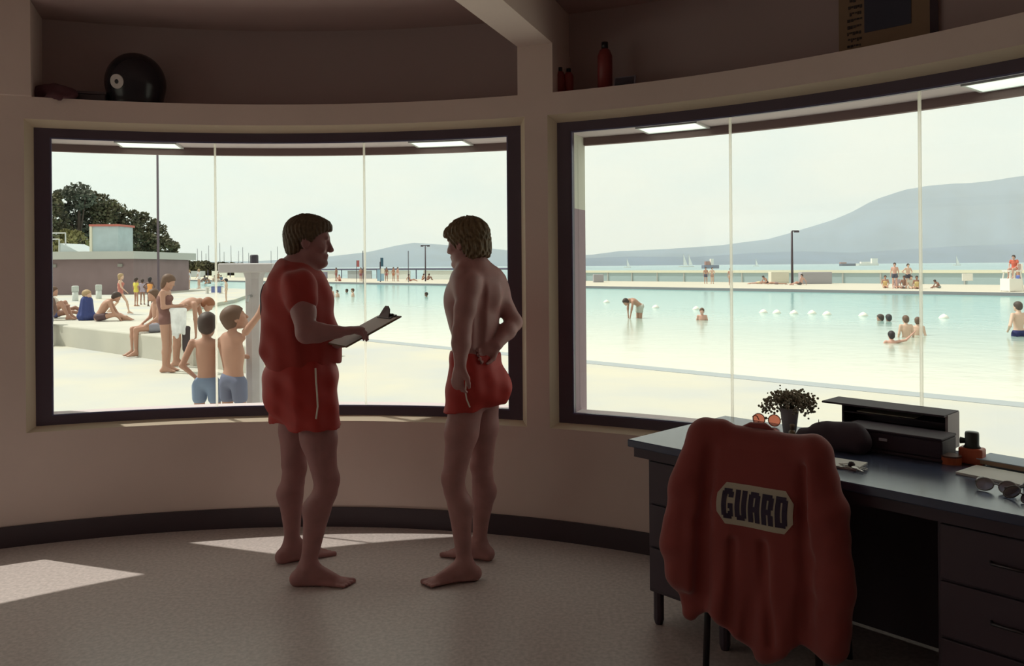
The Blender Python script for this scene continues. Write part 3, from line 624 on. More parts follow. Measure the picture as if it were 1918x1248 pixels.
def guard_two():
    D0 = 4.03
    t = thing('person', 'bare-backed young man in red shorts with one hand on his hip', 'person', (P(880, 1080, 4.03).x, 4.03, 0))
    org = V(t.location); J = lambda px, py, d=D0: V(P(px, py, d)) - org
    b = Field(V(-0.34, -0.42, -0.01), V(0.36, 0.36, 1.86), 0.006)
    kN, aN = J(849, 880, 3.93), J(872, 1052, 3.93); kN[2] = 0.50; aN[2] = 0.085
    kF, aF = J(902, 878, 4.14), J(899, 1030, 4.22); kF[2] = 0.51; aF[2] = 0.085
    hN, hF = J(880, 722, 3.98), J(904, 722, 4.13)
    for h, k, a in ((hN, kN, aN), (hF, kF, aF)):
        m0 = h * 0.5 + k * 0.5; b.cone(h, m0, 0.092, 0.080, 0.03); b.cone(m0, k + V(0.006, 0, 0.03), 0.080, 0.055, 0.03)
        b.cone(k + V(0, 0, 0.02), k + V(0, 0, -0.05), 0.054, 0.047, 0.02); b.ell(k + V(-0.030, -0.004, 0.0), V(0.028, 0.032, 0.038), 0.02)
        m = k * 0.68 + a * 0.32 + V(0.022, 0, 0)
        b.cone(k + V(0.012, 0, -0.05), m, 0.046, 0.054, 0.03); b.cone(m, a * 0.86 + k * 0.14, 0.054, 0.033, 0.03); b.cone(k * 0.8 + a * 0.2 + V(-0.008, 0, 0), a, 0.038, 0.034, 0.02)
        b.ell(a + V(0, -0.03, 0.0), 0.014, 0.012); b.ell(a + V(0, 0.03, 0.0), 0.014, 0.012)
    foot(b, aN, V(-0.93, -0.28, 0), 1.0, True, -1); foot(b, aF, V(-0.9, 0.32, 0), 1.0, True, 1)
    # trunk, seen three-quarters from behind; f = the way the chest faces
    f = unit(V(-0.80, 0.60, 0)); Rb = frame(f, (0, 0, 1)); l = Rb[:, 1]; sA = lambda c, r, k=0.05: b.ell(c, V(r), k, Rb)
    sA(J(896, 718), (0.115, 0.160, 0.11)); b.ell(J(915, 725, 4.02), V(0.10, 0.10, 0.095), 0.05); b.ell(J(885, 725, 3.96), V(0.09, 0.09, 0.09), 0.05)
    sA(J(889, 662), (0.100, 0.135, 0.13)); sA(J(888, 600), (0.112, 0.148, 0.14)); sA(J(894, 548), (0.118, 0.170, 0.12)); sA(J(898, 522), (0.085, 0.185, 0.065))
    b.ell(J(867, 562, 4.07), V(0.075, 0.11, 0.11), 0.07, Rb)                                     # chest seen past the arm
    # spine groove and shoulder blades
    for py in range(540, 665, 12): b.ell(J(903 - (py - 540) * 0.03, py, 3.90 + 0.0002 * (py - 540)), V(0.010, 0.016, 0.03), 0.03, None, 'sub')
    b.ell(J(884, 556, 3.925), V(0.035, 0.03, 0.055), 0.04); b.ell(J(925, 556, 3.99), V(0.035, 0.03, 0.055), 0.04)
    # neck and head, turned to the left and away
    hc = J(876, 447, 4.03)
    b.cone(J(886, 508, 4.01), J(878, 465, 4.03), 0.060, 0.055, 0.05); b.cone(J(870, 518, 3.96), J(885, 500, 4.0), 0.05, 0.055, 0.05); b.cone(J(920, 520, 4.05), J(892, 500, 4.02), 0.045, 0.055, 0.05)
    Rm = head(b, hc, V(-0.86, 0.50, -0.10), (0, 0, 1), 1.04)
    # near (left) arm hanging with the hand in front of the thigh
    sN, eN, wN = J(876, 535, 3.88), J(865, 622, 3.83), J(862, 684, 3.78)
    b.ell(sN, V(0.060, 0.060, 0.062), 0.05); m0 = sN * .5 + eN * .5; b.cone(sN, m0 + V(0.006, 0, 0), 0.055, 0.052, 0.03); b.cone(m0, eN, 0.052, 0.044, 0.02); b.cone(eN, eN * .65 + wN * .35, 0.045, 0.045, 0.02); b.cone(eN * .65 + wN * .35, wN, 0.044, 0.028, 0.02)
    hand(b, wN, V(-0.18, 0.05, -1), V(0.6, 0.75, 0), 0.98, 0.45, 1, 0.2)
    # far (right) arm, elbow out, back of the hand on the hip
    sF, eF, wF = J(932, 548, 4.12), J(963, 604, 4.10), J(930, 646, 3.97)
    b.ell(sF, V(0.056, 0.056, 0.06), 0.05); b.cone(sF, eF, 0.052, 0.040, 0.03); b.cone(eF, eF * .6 + wF * .4, 0.042, 0.042, 0.02); b.cone(eF * .6 + wF * .4, wF, 0.042, 0.028, 0.02)
    hand(b, wF, V(-0.72, -0.2, -0.45), V(0.2, -0.9, 0.1), 0.95, 0.5, -1, 0.2)
    link('body', b.mesh('body', 1), M_skin2, t)
    h = Field(hc - 0.2, hc + 0.2, 0.005); f2, l2, u2 = Rm[:, 0], Rm[:, 1], Rm[:, 2]; q = lambda a, b_, e: hc + f2 * a + l2 * b_ + u2 * e
    h.ell(q(-0.004, 0, 0.014), V(0.117, 0.094, 0.100), 0.02, Rm); h.ell(q(-0.050, 0, -0.055), V(0.066, 0.082, 0.085), 0.03, Rm); h.ell(q(0.070, 0, 0.030), V(0.055, 0.072, 0.045), 0.02, Rm)
    h.ell(q(0.110, 0, -0.105), V(0.090, 0.2, 0.125), 0.012, Rm, 'sub')
    h.cut(q(0, 0, -0.125), -u2 - f2 * 0.25); strands(h, hc, f2, l2, u2, 0.006, 20)
    link('hair', h.mesh('hair', 1), M_hair2, t)
    s = Field(V(-0.30, -0.32, 0.76), V(0.32, 0.34, 1.18), 0.006)
    s.ell(J(896, 716), V(0.125, 0.172, 0.125), 0.05, Rb); s.ell(J(917, 727, 4.02), V(0.112, 0.112, 0.105), 0.05); s.ell(J(885, 727, 3.96), V(0.10, 0.10, 0.10), 0.05); s.ell(J(889, 668), V(0.112, 0.150, 0.10), 0.05, Rb)
    for h_, k_ in ((hN, kN), (hF, kF)): s.cone(h_, h_ * 0.62 + k_ * 0.38, 0.105, 0.104, 0.04)
    s.cut(J(889, 659), V(0.1, 0, 1)); s.cut(J(890, 763, 4.0), V(0.12, 0, -1))
    s.warp(lambda X: 0.003 * np.sin(X[..., 0] * 60 + X[..., 1] * 25) + 0.0025 * np.sin(X[..., 2] * 50 + X[..., 0] * 35))
    sr = link('shorts', s.mesh('shorts', 1), M_red2, t)
    bm = bmesh.new(); tube(bm, [J(873, 695, 3.865), J(873, 715, 3.855), J(872, 735, 3.85), J(874, 748, 3.85), J(880, 763, 3.855)], 0.004, 6)
    obj('white_cord', bm, M_cord, sr, smooth=True)['label'] = 'thin white cord hanging down the shorts'
    return t
guard_one(); guard_two()

# clipboard in the first man's hands
def clipboard():
    TR, TL, BR = V(P(752, 592, 3.88)), V(P(703, 592.5, 4.07)), V(P(655, 646, 3.73))
    ex = unit(BR - TR); ey = unit(TL - TR); nz_ = unit(np.cross(ex, ey)); nz_ = nz_ * (1 if nz_[2] > 0 else -1); ey = unit(ey - ex * (ey @ ex))
    Lb, Wb = np.linalg.norm(BR - TR) + 0.02, 0.228
    t = thing('clipboard', 'clipboard with white paper held by the man in the red t-shirt', 'clipboard', tuple(TR + ex * Lb / 2 + ey * Wb / 2))
    M = Matrix((tuple(ex) + (0,), tuple(ey) + (0,), tuple(nz_) + (0,), (0, 0, 0, 1))).transposed()
    bm = bmesh.new(); box(bm, -Lb / 2, Lb / 2, -Wb / 2, Wb / 2, -0.006, 0.0, M); obj('board', bm, mat('brown_hardboard', (0.20, 0.12, 0.08), 0.6), t, bevel=0.001)
    bm = bmesh.new(); box(bm, -Lb / 2 + 0.025, Lb / 2 - 0.004, -Wb / 2 + 0.006, Wb / 2 - 0.006, 0.0005, 0.003, M); obj('paper', bm, mat('white_paper', (0.85, 0.85, 0.82), 0.7), t)
    bm = bmesh.new(); box(bm, -Lb / 2 + 0.004, -Lb / 2 + 0.045, -0.075, 0.075, 0.003, 0.008, M)
    q = [(0.043, -0.060, 0.008), (0.043, 0.060, 0.008), (0.012, 0.034, 0.040), (0.004, 0.014, 0.052), (0.004, -0.014, 0.052), (0.012, -0.034, 0.040)]
    va = [bm.verts.new(M @ Vector((-Lb / 2 + x, y, z))) for x, y, z in q]; vb = [bm.verts.new(M @ Vector((-Lb / 2 + x - 0.005, y, z - 0.003))) for x, y, z in q]
    bm.faces.new(va); bm.faces.new(vb[::-1])
    for i_ in range(6): bm.faces.new((va[i_], va[(i_ + 1) % 6], vb[(i_ + 1) % 6], vb[i_]))
    tube(bm, [M @ Vector((-Lb / 2 + 0.018, -0.06, 0.012)), M @ Vector((-Lb / 2 + 0.018, 0.06, 0.012))], 0.007, 8)
    obj('clip', bm, mat('dark_steel_clip', (0.10, 0.075, 0.07), 0.35, 0.7), t)['label'] = 'dark metal spring clip'
clipboard()
# ================================================================ OUTDOOR PEOPLE: posed skeletons, one body surface each
def base_pose():
    return dict(pel=V(0, 0, .93), che=V(0.0, 0, 1.24), nek=V(-.01, 0, 1.42), hd=V(.02, 0, 1.585), shL=V(0, .165, 1.37), shR=V(0, -.165, 1.37), elL=V(-.02, .225, 1.10), elR=V(-.02, -.225, 1.10),
                wrL=V(.05, .24, .86), wrR=V(.05, -.24, .86), hiL=V(0, .085, .88), hiR=V(0, -.085, .88), knL=V(.02, .10, .48), knR=V(.02, -.10, .48), anL=V(0, .11, .085), anR=V(0, -.11, .085), face=V(1, 0, 0))
def pose(**k):
    p = base_pose(); p.update({a: V(b) for a, b in k.items()}); return p
def shifted(p, d):
    return {k: (v if k == 'face' else v + V(d)) for k, v in p.items()}
POSES = {
 'stand': pose(),
 'stand_hips': pose(elL=(-.12, .33, 1.13), elR=(-.12, -.33, 1.13), wrL=(.08, .17, 1.0), wrR=(.08, -.17, 1.0)),
 'stand_wide': pose(elL=(.02, .30, 1.12), elR=(.02, -.30, 1.12), wrL=(.12, .34, .92), wrR=(.12, -.34, .92), anL=(.0, .17, .085), anR=(.0, -.17, .085), knL=(.02, .14, .48), knR=(.02, -.14, .48)),
 'arms_folded': pose(elL=(.02, .22, 1.12), elR=(.02, -.22, 1.12), wrL=(.26, .02, 1.12), wrR=(.26, -.04, 1.14), che=(-.03, 0, 1.24), nek=(-.01, 0, 1.42), hd=(.06, 0, 1.57), face=(1, 0, -.4)),
 'walk': pose(knL=(.22, .09, .52), anL=(.30, .09, .10), knR=(-.10, -.10, .50), anR=(-.42, -.10, .17), elL=(-.14, .22, 1.12), wrL=(-.10, .24, .88), elR=(.08, -.22, 1.12), wrR=(.24, -.2, .95)),
 'reach_up': pose(elR=(.10, -.27, 1.60), wrR=(.16, -.33, 1.86), shR=(.02, -.165, 1.43), shL=(0, .165, 1.33), elL=(.16, .17, 1.16), wrL=(.34, .05, 1.12), hd=(.03, .02, 1.58), face=(.7, -.5, .35), anL=(0, .13, .085), anR=(0, -.16, .085)),
 'bend': pose(pel=(-.05, 0, .92), che=(.22, 0, 1.10), nek=(.40, 0, 1.16), hd=(.55, 0, 1.10), shL=(.34, .16, 1.10), shR=(.34, -.16, 1.10), elL=(.40, .18, .84), elR=(.36, -.18, .84), wrL=(.44, .15, .60), wrR=(.36, -.15, .60), face=(.75, 0, -.65)),
 'sit_edge': pose(pel=(0, 0, .10), che=(.02, 0, .42), nek=(.05, 0, .60), hd=(.09, 0, .76), shL=(.04, .165, .55), shR=(.04, -.165, .55), elL=(.08, .23, .30), elR=(.08, -.23, .30), wrL=(.26, .16, .17), wrR=(.26, -.16, .17),
                  hiL=(.05, .09, .10), hiR=(.05, -.09, .10), knL=(.46, .11, .08), knR=(.46, -.11, .08), anL=(.46, .11, -.36), anR=(.46, -.11, -.36)),
 'sit_knees': pose(pel=(0, 0, .11), che=(.06, 0, .42), nek=(.14, 0, .58), hd=(.20, 0, .73), shL=(.12, .165, .54), shR=(.12, -.165, .54), elL=(.28, .25, .36), elR=(.28, -.25, .36), wrL=(.46, .10, .36), wrR=(.46, -.10, .36),
                  hiL=(.04, .09, .11), hiR=(.04, -.09, .11), knL=(.42, .13, .43), knR=(.42, -.13, .43), anL=(.58, .12, .085), anR=(.58, -.12, .085)),
 'sit_lean': pose(pel=(0, 0, .11), che=(.17, 0, .40), nek=(.30, 0, .52), hd=(.42, 0, .62), shL=(.26, .16, .48), shR=(.26, -.16, .48), elL=(.36, .24, .25), elR=(.36, -.24, .25), wrL=(.50, .2, .06), wrR=(.50, -.2, .06),
                  hiL=(.04, .09, .10), hiR=(.04, -.09, .10), knL=(.40, .22, .16), knR=(.40, -.22, .16), anL=(.62, .05, .085), anR=(.60, -.10, .085), face=(.8, 0, -.4)),
 'sit_back': pose(pel=(0, 0, .11), che=(-.12, 0, .42), nek=(-.18, 0, .58), hd=(-.15, 0, .75), shL=(-.17, .165, .54), shR=(-.17, -.165, .54), elL=(-.34, .22, .32), elR=(-.34, -.22, .32), wrL=(-.42, .2, .05), wrR=(-.42, -.2, .05),
                  hiL=(.04, .09, .11), hiR=(.04, -.09, .11), knL=(.44, .11, .26), knR=(.44, -.11, .16), anL=(.78, .11, .085), anR=(.85, -.11, .085)),
 'lie': pose(pel=(0, 0, .12), che=(.32, 0, .13), nek=(.50, 0, .15), hd=(.66, 0, .20), shL=(.46, .17, .12), shR=(.46, -.17, .12), elL=(.60, .30, .06), elR=(.60, -.30, .06), wrL=(.76, .14, .06), wrR=(.76, -.14, .06),
             hiL=(-.05, .09, .11), hiR=(-.05, -.09, .11), knL=(-.45, .10, .07), knR=(-.45, -.10, .07), anL=(-.86, .10, .07), anR=(-.86, -.10, .07), face=(.3, 0, .95)),
 'stand_waist': pose(elL=(-.07, .25, 1.12), elR=(-.07, -.25, 1.12), wrL=(.10, .17, .96), wrR=(.10, -.17, .96), face=(.95, .3, -.15)),
 'wade_hips': pose(elL=(-.1, .33, 1.10), elR=(-.1, -.33, 1.10), wrL=(.1, .2, .98), wrR=(.1, -.2, .98)),
 'wade_point': pose(elR=(.05, -.42, 1.42), wrR=(.1, -.62, 1.60), elL=(.1, .28, 1.12), wrL=(.3, .25, 1.05)),
}
TPL = {}
def small_body(ps, vox, k, hs, female, hands, build):
    """body, hair and garment meshes for a pose; k scales the limbs' girth"""
    key = (ps, vox, k, hs, female, build)
    if key in TPL: return TPL[key]
    p = POSES[ps]; pts = np.array([v for n_, v in p.items() if n_ != 'face']); lo, hi = pts.min(0) - 0.26, pts.max(0) + 0.26
    b = Field(lo, hi, vox); g = build
    up = unit(p['nek'] - p['pel'])
    lat = unit(p['shL'] - p['shR']); fw = np.cross(lat, up); Rb = np.stack([unit(fw), lat, up], 1)
    b.ell(p['pel'], V(.095 * g, .150 * g, .11), .05, Rb); b.ell((p['pel'] + p['che']) / 2, V(.085 * g, .122 * g * (0.92 if female else 1), .15), .06, Rb); b.ell(p['che'], V(.100 * g, .150 * g, .16), .06, Rb); b.ell((p['shL'] + p['shR']) / 2 - up * .01, V(.07 * g, .175 * g, .06), .05, Rb)
    if female:
        for s_ in (-1, 1): b.ell(p['che'] + fw * .075 + lat * .065 * s_ + up * .02, .055, .03)
    for s_ in 'LR':
        h, kn, an, sh, el, wr = [p[n_ + s_] for n_ in ('hi', 'kn', 'an', 'sh', 'el', 'wr')]
        b.cone(h, kn, .082 * k, .052 * k, .03); m = kn * .68 + an * .32; b.cone(kn, m, .050 * k, .053 * k, .02); b.cone(m, an, .053 * k, .032 * k, .02)
        fd_ = (p['knL'] + p['knR']) / 2 - (p['hiL'] + p['hiR']) / 2; fd_[2] = 0
        if ps == 'lie': fdir = V(-1, 0, 0.0)
        else: fdir = V(1, 0, 0)
        foot(b, an, fdir, 0.95, False)
        b.cone(sh, el, .048 * k, .038 * k, .03); b.cone(el, wr, .038 * k, .024 * k, .02); d_ = unit(wr - el)
        if hands: hand(b, wr, d_, unit(np.cross(d_, lat if s_ == 'L' else -lat)) if abs(d_ @ lat) < .9 else V(0, 0, -1), .95, .4, 1 if s_ == 'R' else -1)
        else:
            b.cone(wr, wr + d_ * .10, .030 * k, .026 * k, .015, (fw, .6)); b.cone(wr + d_ * .1, wr + d_ * .165, .025 * k, .013 * k, .012, (fw, .6)); b.cone(wr + d_ * .03, wr + d_ * .085 + fw * .04, .013, .010, .01)
    hc = p['hd']; b.cone(p['nek'], hc - V(0, 0, .02), .050 * k, .048 * k, .03); Rm = head(b, hc, p['face'], (0, 0, 1), hs, vox < .02)
    body = b.mesh('body', 1)
    f, l, u = Rm[:, 0], Rm[:, 1], Rm[:, 2]; q = lambda a, c_, e: hc + (f * a + l * c_ + u * e) * hs
    hr = Field(hc - .26 * hs, hc + .2 * hs, min(vox, .013)); hr.ell(q(-.006, 0, .014), V(.114, .090, .098) * hs, .02, Rm); hr.ell(q(-.05, 0, -.045), V(.062, .078, .07 + (.07 if female else 0)) * hs, .03, Rm)
    hr.ell(q(.112, 0, -.09), V(.095, .2, .12) * hs, .012, Rm, 'sub'); hair = hr.mesh('hair', 1)
    gm = {}
    for kind in ('trunks', 'swimsuit', 'shirt'):
        s = Field(lo, hi, min(vox, .02)); e_ = .014
        s.ell(p['pel'], V(.095 * g + e_, .150 * g + e_, .095), .05, Rb)
        for s_ in 'LR':
            h, kn = p['hi' + s_], p['kn' + s_]; t_ = {'trunks': .32, 'swimsuit': .04, 'shirt': 0}[kind]; s.cone(h, h * (1 - t_) + kn * t_, .082 * k + e_, .076 * k + e_, .03)
        if kind != 'trunks':
            s.ell((p['pel'] + p['che']) / 2, V(.085 * g + e_, .122 * g + e_, .15), .06, Rb); s.ell(p['che'] - up * .01, V(.100 * g + e_, .150 * g + e_, .14), .06, Rb)
            if female:
                for s_ in (-1, 1): s.ell(p['che'] + fw * .078 + lat * .065 * s_ + up * .02, .058 + e_ * .6, .03)
        if kind == 'shirt':
            s.ell((p['shL'] + p['shR']) / 2 - up * .01, V(.07 * g + e_, .185 * g, .06), .05, Rb)
            for s_ in 'LR': sh, el = p['sh' + s_], p['el' + s_]; s.cone(sh, sh * .6 + el * .4, .062 * k, .064 * k, .03)
        gm[kind] = s.mesh(kind, 1)
    TPL[key] = (body, hair, gm); return TPL[key]
SK = {n_: mat('skin_' + n_, c, .55) for n_, c in dict(tan=(.46, .26, .19), brown=(.30, .16, .115), fair=(.66, .45, .35), pink=(.62, .36, .29), deep=(.14, .08, .065)).items()}
HR = {n_: mat('hair_' + n_, c, .6) for n_, c in dict(dark=(.06, .04, .035), brown=(.13, .075, .05), blond=(.42, .30, .17), red=(.26, .10, .05), black=(.03, .025, .03)).items()}
def clothm(c): return mat('cloth_%d_%d_%d' % tuple(int(x * 99) for x in c[:3]), c, .8)
def mini(label, ps, px, py, z, h, deg, skin='tan', hair='dark', wear='trunks', col=(.1, .15, .3), vox=.03, k=1.0, hs=1.0, female=False, hands=False, d=None, build=1.0, group=None, roll=0, sink=0.0, name='person'):
    """a person h metres tall (standing height) whose base is seen at (px,py) at height z"""
    w = G(px, py, z) if d is None else P(px, py, d)
    body, hairm, gm = small_body(ps, vox, k, hs, female, hands, build); s = h / 1.70
    t = thing(name, label, 'person', (w.x, w.y, (z if d is None else z) - sink), math.radians(deg), group); t.scale = (s, s, s)
    for nm, me, m in (('body', body, SK[skin]), ('hair', hairm, HR[hair]), (wear, gm.get(wear), clothm(col))):
        if me is None: continue
        if not len(me.materials): me.materials.append(m)
        o = bpy.data.objects.new(nm, me); COL.objects.link(o); o.parent = t; o.material_slots[0].link = 'OBJECT'; o.material_slots[0].material = m
    return t
DG, TG = ZD, 0.30
# -- the two boys just outside the glass
mini('boy in pale blue trunks with his hands at his waist outside the glass', 'stand_waist', 382, 0, DG, 1.31, 86, 'tan', 'dark', 'trunks', (.20, .27, .40), .011, .86, 1.16, hands=True, d=6.9, build=.82)
mini('boy in grey trunks stretching one arm up the white post', 'reach_up', 431, 0, DG, 1.38, 62, 'tan', 'brown', 'trunks', (.16, .18, .27), .011, .84, 1.13, hands=True, d=6.75, build=.84)
# -- woman with towels, bending man, hidden sitter
W1 = mini('woman standing side on, holding a white towel to her waist', 'arms_folded', 311, 697, DG, 1.62, 8, 'tan', 'brown', 'swimsuit', (.20, .10, .09), .014, .98, 1.0, True, True)
mini('man bending far forward behind the woman with the towel', 'bend', 330, 686, DG, 1.66, 12, 'tan', 'red', 'trunks', (.55, .58, .62), .014, .95, 1.0, False, True)
mini('person sitting on the terrace edge, legs hanging, half hidden by the standing woman', 'sit_edge', 297, 622, TG, 1.66, 222, 'tan', 'brown', 'trunks', (.30, .30, .36), .018, .95)
def cloth_thing(name, label, c, size, m, seed=0, sheer=0.0):
    t = Vector(c); f = Field(V(-.5, -.5, -.8), V(.5, .5, .3), .016); w_, d_, h_ = size
    f.cone(V(-w_ / 2, 0, 0), V(w_ / 2, 0, 0), .03, .03, .03)
    for i in range(7):
        a = i / 6 - .5; f.cone(V(a * w_, .02 * math.sin(i * 2.1 + seed), 0), V(a * w_ * .8 + sheer, .03 * math.sin(i * 3.3 + seed), -h_ * (1 - .25 * abs(a) - .1 * math.sin(i * 5 + seed))), .026, .022 * d_, .03)
    o = link(name, f.mesh(name, 1), m, None, t, True); return tag(o, label, 'towel')
wl = W1.location
cloth_thing('towel', 'white towel with a blue stripe hanging from the standing woman\'s arms', (wl.x + .26, wl.y - .14, wl.z + 1.02), (.22, 1.3, .42), mat('white_towel', (.80, .82, .84), .9, noise=(6, .15)), 1)
cloth_thing('towel', 'dark narrow towel hanging below the white one', (wl.x + .36, wl.y - .08, wl.z + .72), (.08, 1.2, .40), mat('dark_brown_towel', (.06, .045, .05), .9), 2)
# -- on the terrace, left
mini('brown-backed boy leaning forward on the terrace', 'sit_lean', 184, 602, TG, 1.62, 20, 'tan', 'dark', 'trunks', (.10, .06, .07), .018, .95, 1.0)
mini('sunbather with long hair propped on her arms at the left window edge', 'sit_back', 104, 596, TG, 1.65, 12, 'brown', 'dark', 'swimsuit', (.09, .10, .24), .02, .95, 1.0, True)
mini('sunbather in a white shirt cut off by the window frame', 'sit_knees', 84, 600, TG, 1.68, 10, 'tan', 'brown', 'shirt', (.75, .74, .68), .02, 1.0)
mini('sitter in grey shorts at the terrace edge, cut off by the window frame', 'sit_edge', 82, 608, TG, 1.75, 300, 'deep', 'dark', 'trunks', (.22, .24, .30), .02, 1.05)
def towel_child():
    w = G(161, 600, TG); t = thing('person', 'child wrapped in a dark blue towel sitting on the terrace', 'person', w)
    f = Field(V(-.35, -.35, -.02), V(.35, .35, .8), .016); f.cone(V(0, 0, .10), V(.02, 0, .46), .185, .135, .05); f.ell(V(.02, 0, .10), V(.22, .20, .10), .05); f.cut(V(0, 0, 0), V(0, 0, -1))
    f.warp(lambda X: .008 * np.sin(np.arctan2(X[..., 1], X[..., 0]) * 9)); link('towel_wrap', f.mesh('towel_wrap', 1), mat('blue_towel', (.05, .07, .22), .9), t)
    b = Field(V(-.2, -.2, .4), V(.25, .25, .85), .014); head(b, V(.03, 0, .63), (1, 0, -.1), (0, 0, 1), 1.0); b.cone(V(.02, 0, .48), V(.03, 0, .58), .055, .05, .02); link('body', b.mesh('body', 1), SK['fair'], t)
    h = Field(V(-.25, -.2, .4), V(.25, .2, .85), .013); h.ell(V(.02, 0, .645), V(.114, .09, .10), .02); h.ell(V(.14, 0, .54), V(.095, .2, .12), .012, None, 'sub'); link('hair', h.mesh('hair', 1), HR['blond'], t)
towel_child()
# -- middle ground left
mini('blond girl in a red swimsuit striding past the low building', 'walk', 226, 589, DG, 1.52, 15, 'fair', 'blond', 'swimsuit', (.52, .20, .17), .02, .9, 1.05, True)
mini('small girl in a yellow top on the lower deck', 'stand', 255, 574, DG, 1.28, 60, 'tan', 'dark', 'shirt', (.72, .62, .12), .024, .85, 1.15)
mini('dark-skinned small girl in an orange swimsuit seen from behind', 'stand_hips', 281, 574, DG, 1.30, 90, 'deep', 'black', 'swimsuit', (.85, .38, .12), .024, .85, 1.15, True)
mini('purple-shirted child partly behind the girl in yellow', 'stand', 267, 571, DG, 1.2, 95, 'brown', 'dark', 'shirt', (.40, .34, .42), .024, .85, 1.15)
mini('standing child with a dark cap and pale legs on the rounded pier', 'stand', 424, 566, DG, 1.16, 190, 'fair', 'black', 'shirt', (.68, .52, .42), .024, .8, 1.2)
mini('bather in white on the rounded pier', 'stand', 355, 542, DG, 1.55, 200, 'fair', 'blond', 'shirt', (.72, .75, .82), .03)
mini('bather in a white shirt and red shorts on the rounded pier', 'stand_wide', 373, 541, DG, 1.62, 180, 'fair', 'blond', 'shirt', (.78, .76, .78), .03)
for i, (px, py, h, sk, cl, wr, lb) in enumerate(((283, 534, 1.55, 'brown', (.35, .12, .10), 'trunks', 'brown bather with dark trunks left of the tall pole'), (291, 533, 1.5, 'tan', (.45, .14, .10), 'trunks', 'tan bather with red trunks touching the tall pole'), (248, 524, 1.6, 'tan', (.55, .5, .45), 'shirt', 'far bather in a beige shirt beside the low building'), (262, 523, 1.6, 'fair', (.7, .7, .72), 'shirt', 'far bather in white left of the tall pole'), (308, 522, 1.6, 'fair', (.6, .65, .75), 'shirt', 'far bather in pale blue right of the tall pole'), (322, 523, 1.5, 'pink', (.4, .25, .3), 'trunks', 'far pink-skinned bather above the standing woman'))):
    mini(lb, 'stand', px, py, DG, h, 200 + 40 * i, sk, 'dark', wr, cl, .03)
for i, (px, py, ps, sk, cl, lb) in enumerate(((386, 529, 'sit_knees', 'brown', (.12, .12, .16), 'sitter in dark clothes at the left of the far beach group'), (393, 532, 'sit_lean', 'tan', (.2, .12, .10), 'sitter leaning forward in the far beach group'), (403, 529, 'sit_knees', 'fair', (.7, .68, .6), 'sitter in cream in the middle of the far beach group'), (409, 530, 'stand', 'tan', (.45, .2, .12), 'slim standing figure in the far beach group'), (415, 528, 'sit_back', 'tan', (.15, .2, .3), 'sitter leaning back at the right of the far beach group'))):
    mini(lb, ps, px, py, DG, 1.65 if ps != 'stand' else 1.2, 230 + 20 * i, sk, 'dark', 'shirt' if i % 2 == 0 else 'trunks', cl, .03)
# -- swimmers
def swim(lb, px, yw, ytop, ps, deg, sk, hr, cl, vox=.03, sc_=1.7, female=False, wear='trunks', k=1.0, hs=1.0):
    w = G(px, yw, ZWAT); above = P(px, ytop, w.y).z - ZWAT; full = {'wade_hips': 1.70, 'wade_point': 1.70, 'stand': 1.70, 'bend': 1.25, 'sit_knees': .85}[ps] * sc_ / 1.7
    mini(lb, ps, px, yw, ZWAT, sc_, deg, sk, hr, wear, cl, vox, k, hs, female, sink=max(0, full - above))
swim('pink-skinned adult standing waist-deep left of three swimmers', 620, 560, 536, 'stand', 240, 'pink', 'dark', (.5, .2, .25), female=True, wear='swimsuit')
swim('child up to the chest beside the pink-skinned adult', 632, 557, 543, 'stand', 230, 'fair', 'dark', (.2, .2, .3), sc_=1.3)
swim('head of a far swimmer between two standing bathers', 650, 548, 541, 'stand', 200, 'brown', 'dark', (.2, .2, .3))
swim('bather standing alone up to the waist left of the glass joint', 661, 556, 540, 'stand', 200, 'fair', 'brown', (.3, .2, .2))
swim('head of a lone swimmer between the two guards', 799, 556, 547, 'stand', 180, 'brown', 'dark', (.2, .2, .3))
swim('man stooping in the water near the pilaster', 1198, 596, 556, 'bend', 200, 'tan', 'dark', (.5, .5, .45), .022)
swim('lone child in the water up to the chest', 1315, 600, 577, 'stand', 250, 'pink', 'brown', (.2, .25, .3), .022, 1.35, hs=1.12)
swim('left one of two dark heads in the water', 1650, 601, 588, 'stand', 150, 'tan', 'dark', (.2, .2, .3), .022)
swim('right one of two dark heads in the water', 1665, 602, 588, 'stand', 90, 'brown', 'black', (.2, .2, .3), .022)
swim('boy with a bare back and blue trunks in the shallow water', 1697, 632, 591, 'stand', 85, 'fair', 'brown', (.10, .12, .26), .018, 1.3, hs=1.12)
swim('fair boy turned sideways right of the bare-backed boy', 1719, 628, 594, 'stand', 60, 'fair', 'brown', (.2, .25, .35), .018, 1.3, hs=1.12)
swim('child with wet grey hair up to the shoulders, one arm pointing', 1670, 643, 620, 'wade_point', 80, 'pink', 'black', (.5, .25, .2), .018, 1.3, hs=1.12)
swim('man in navy trunks wading at the right edge', 1908, 630, 564, 'wade_hips', 100, 'fair', 'dark', (.03, .035, .13), .016, 1.72)
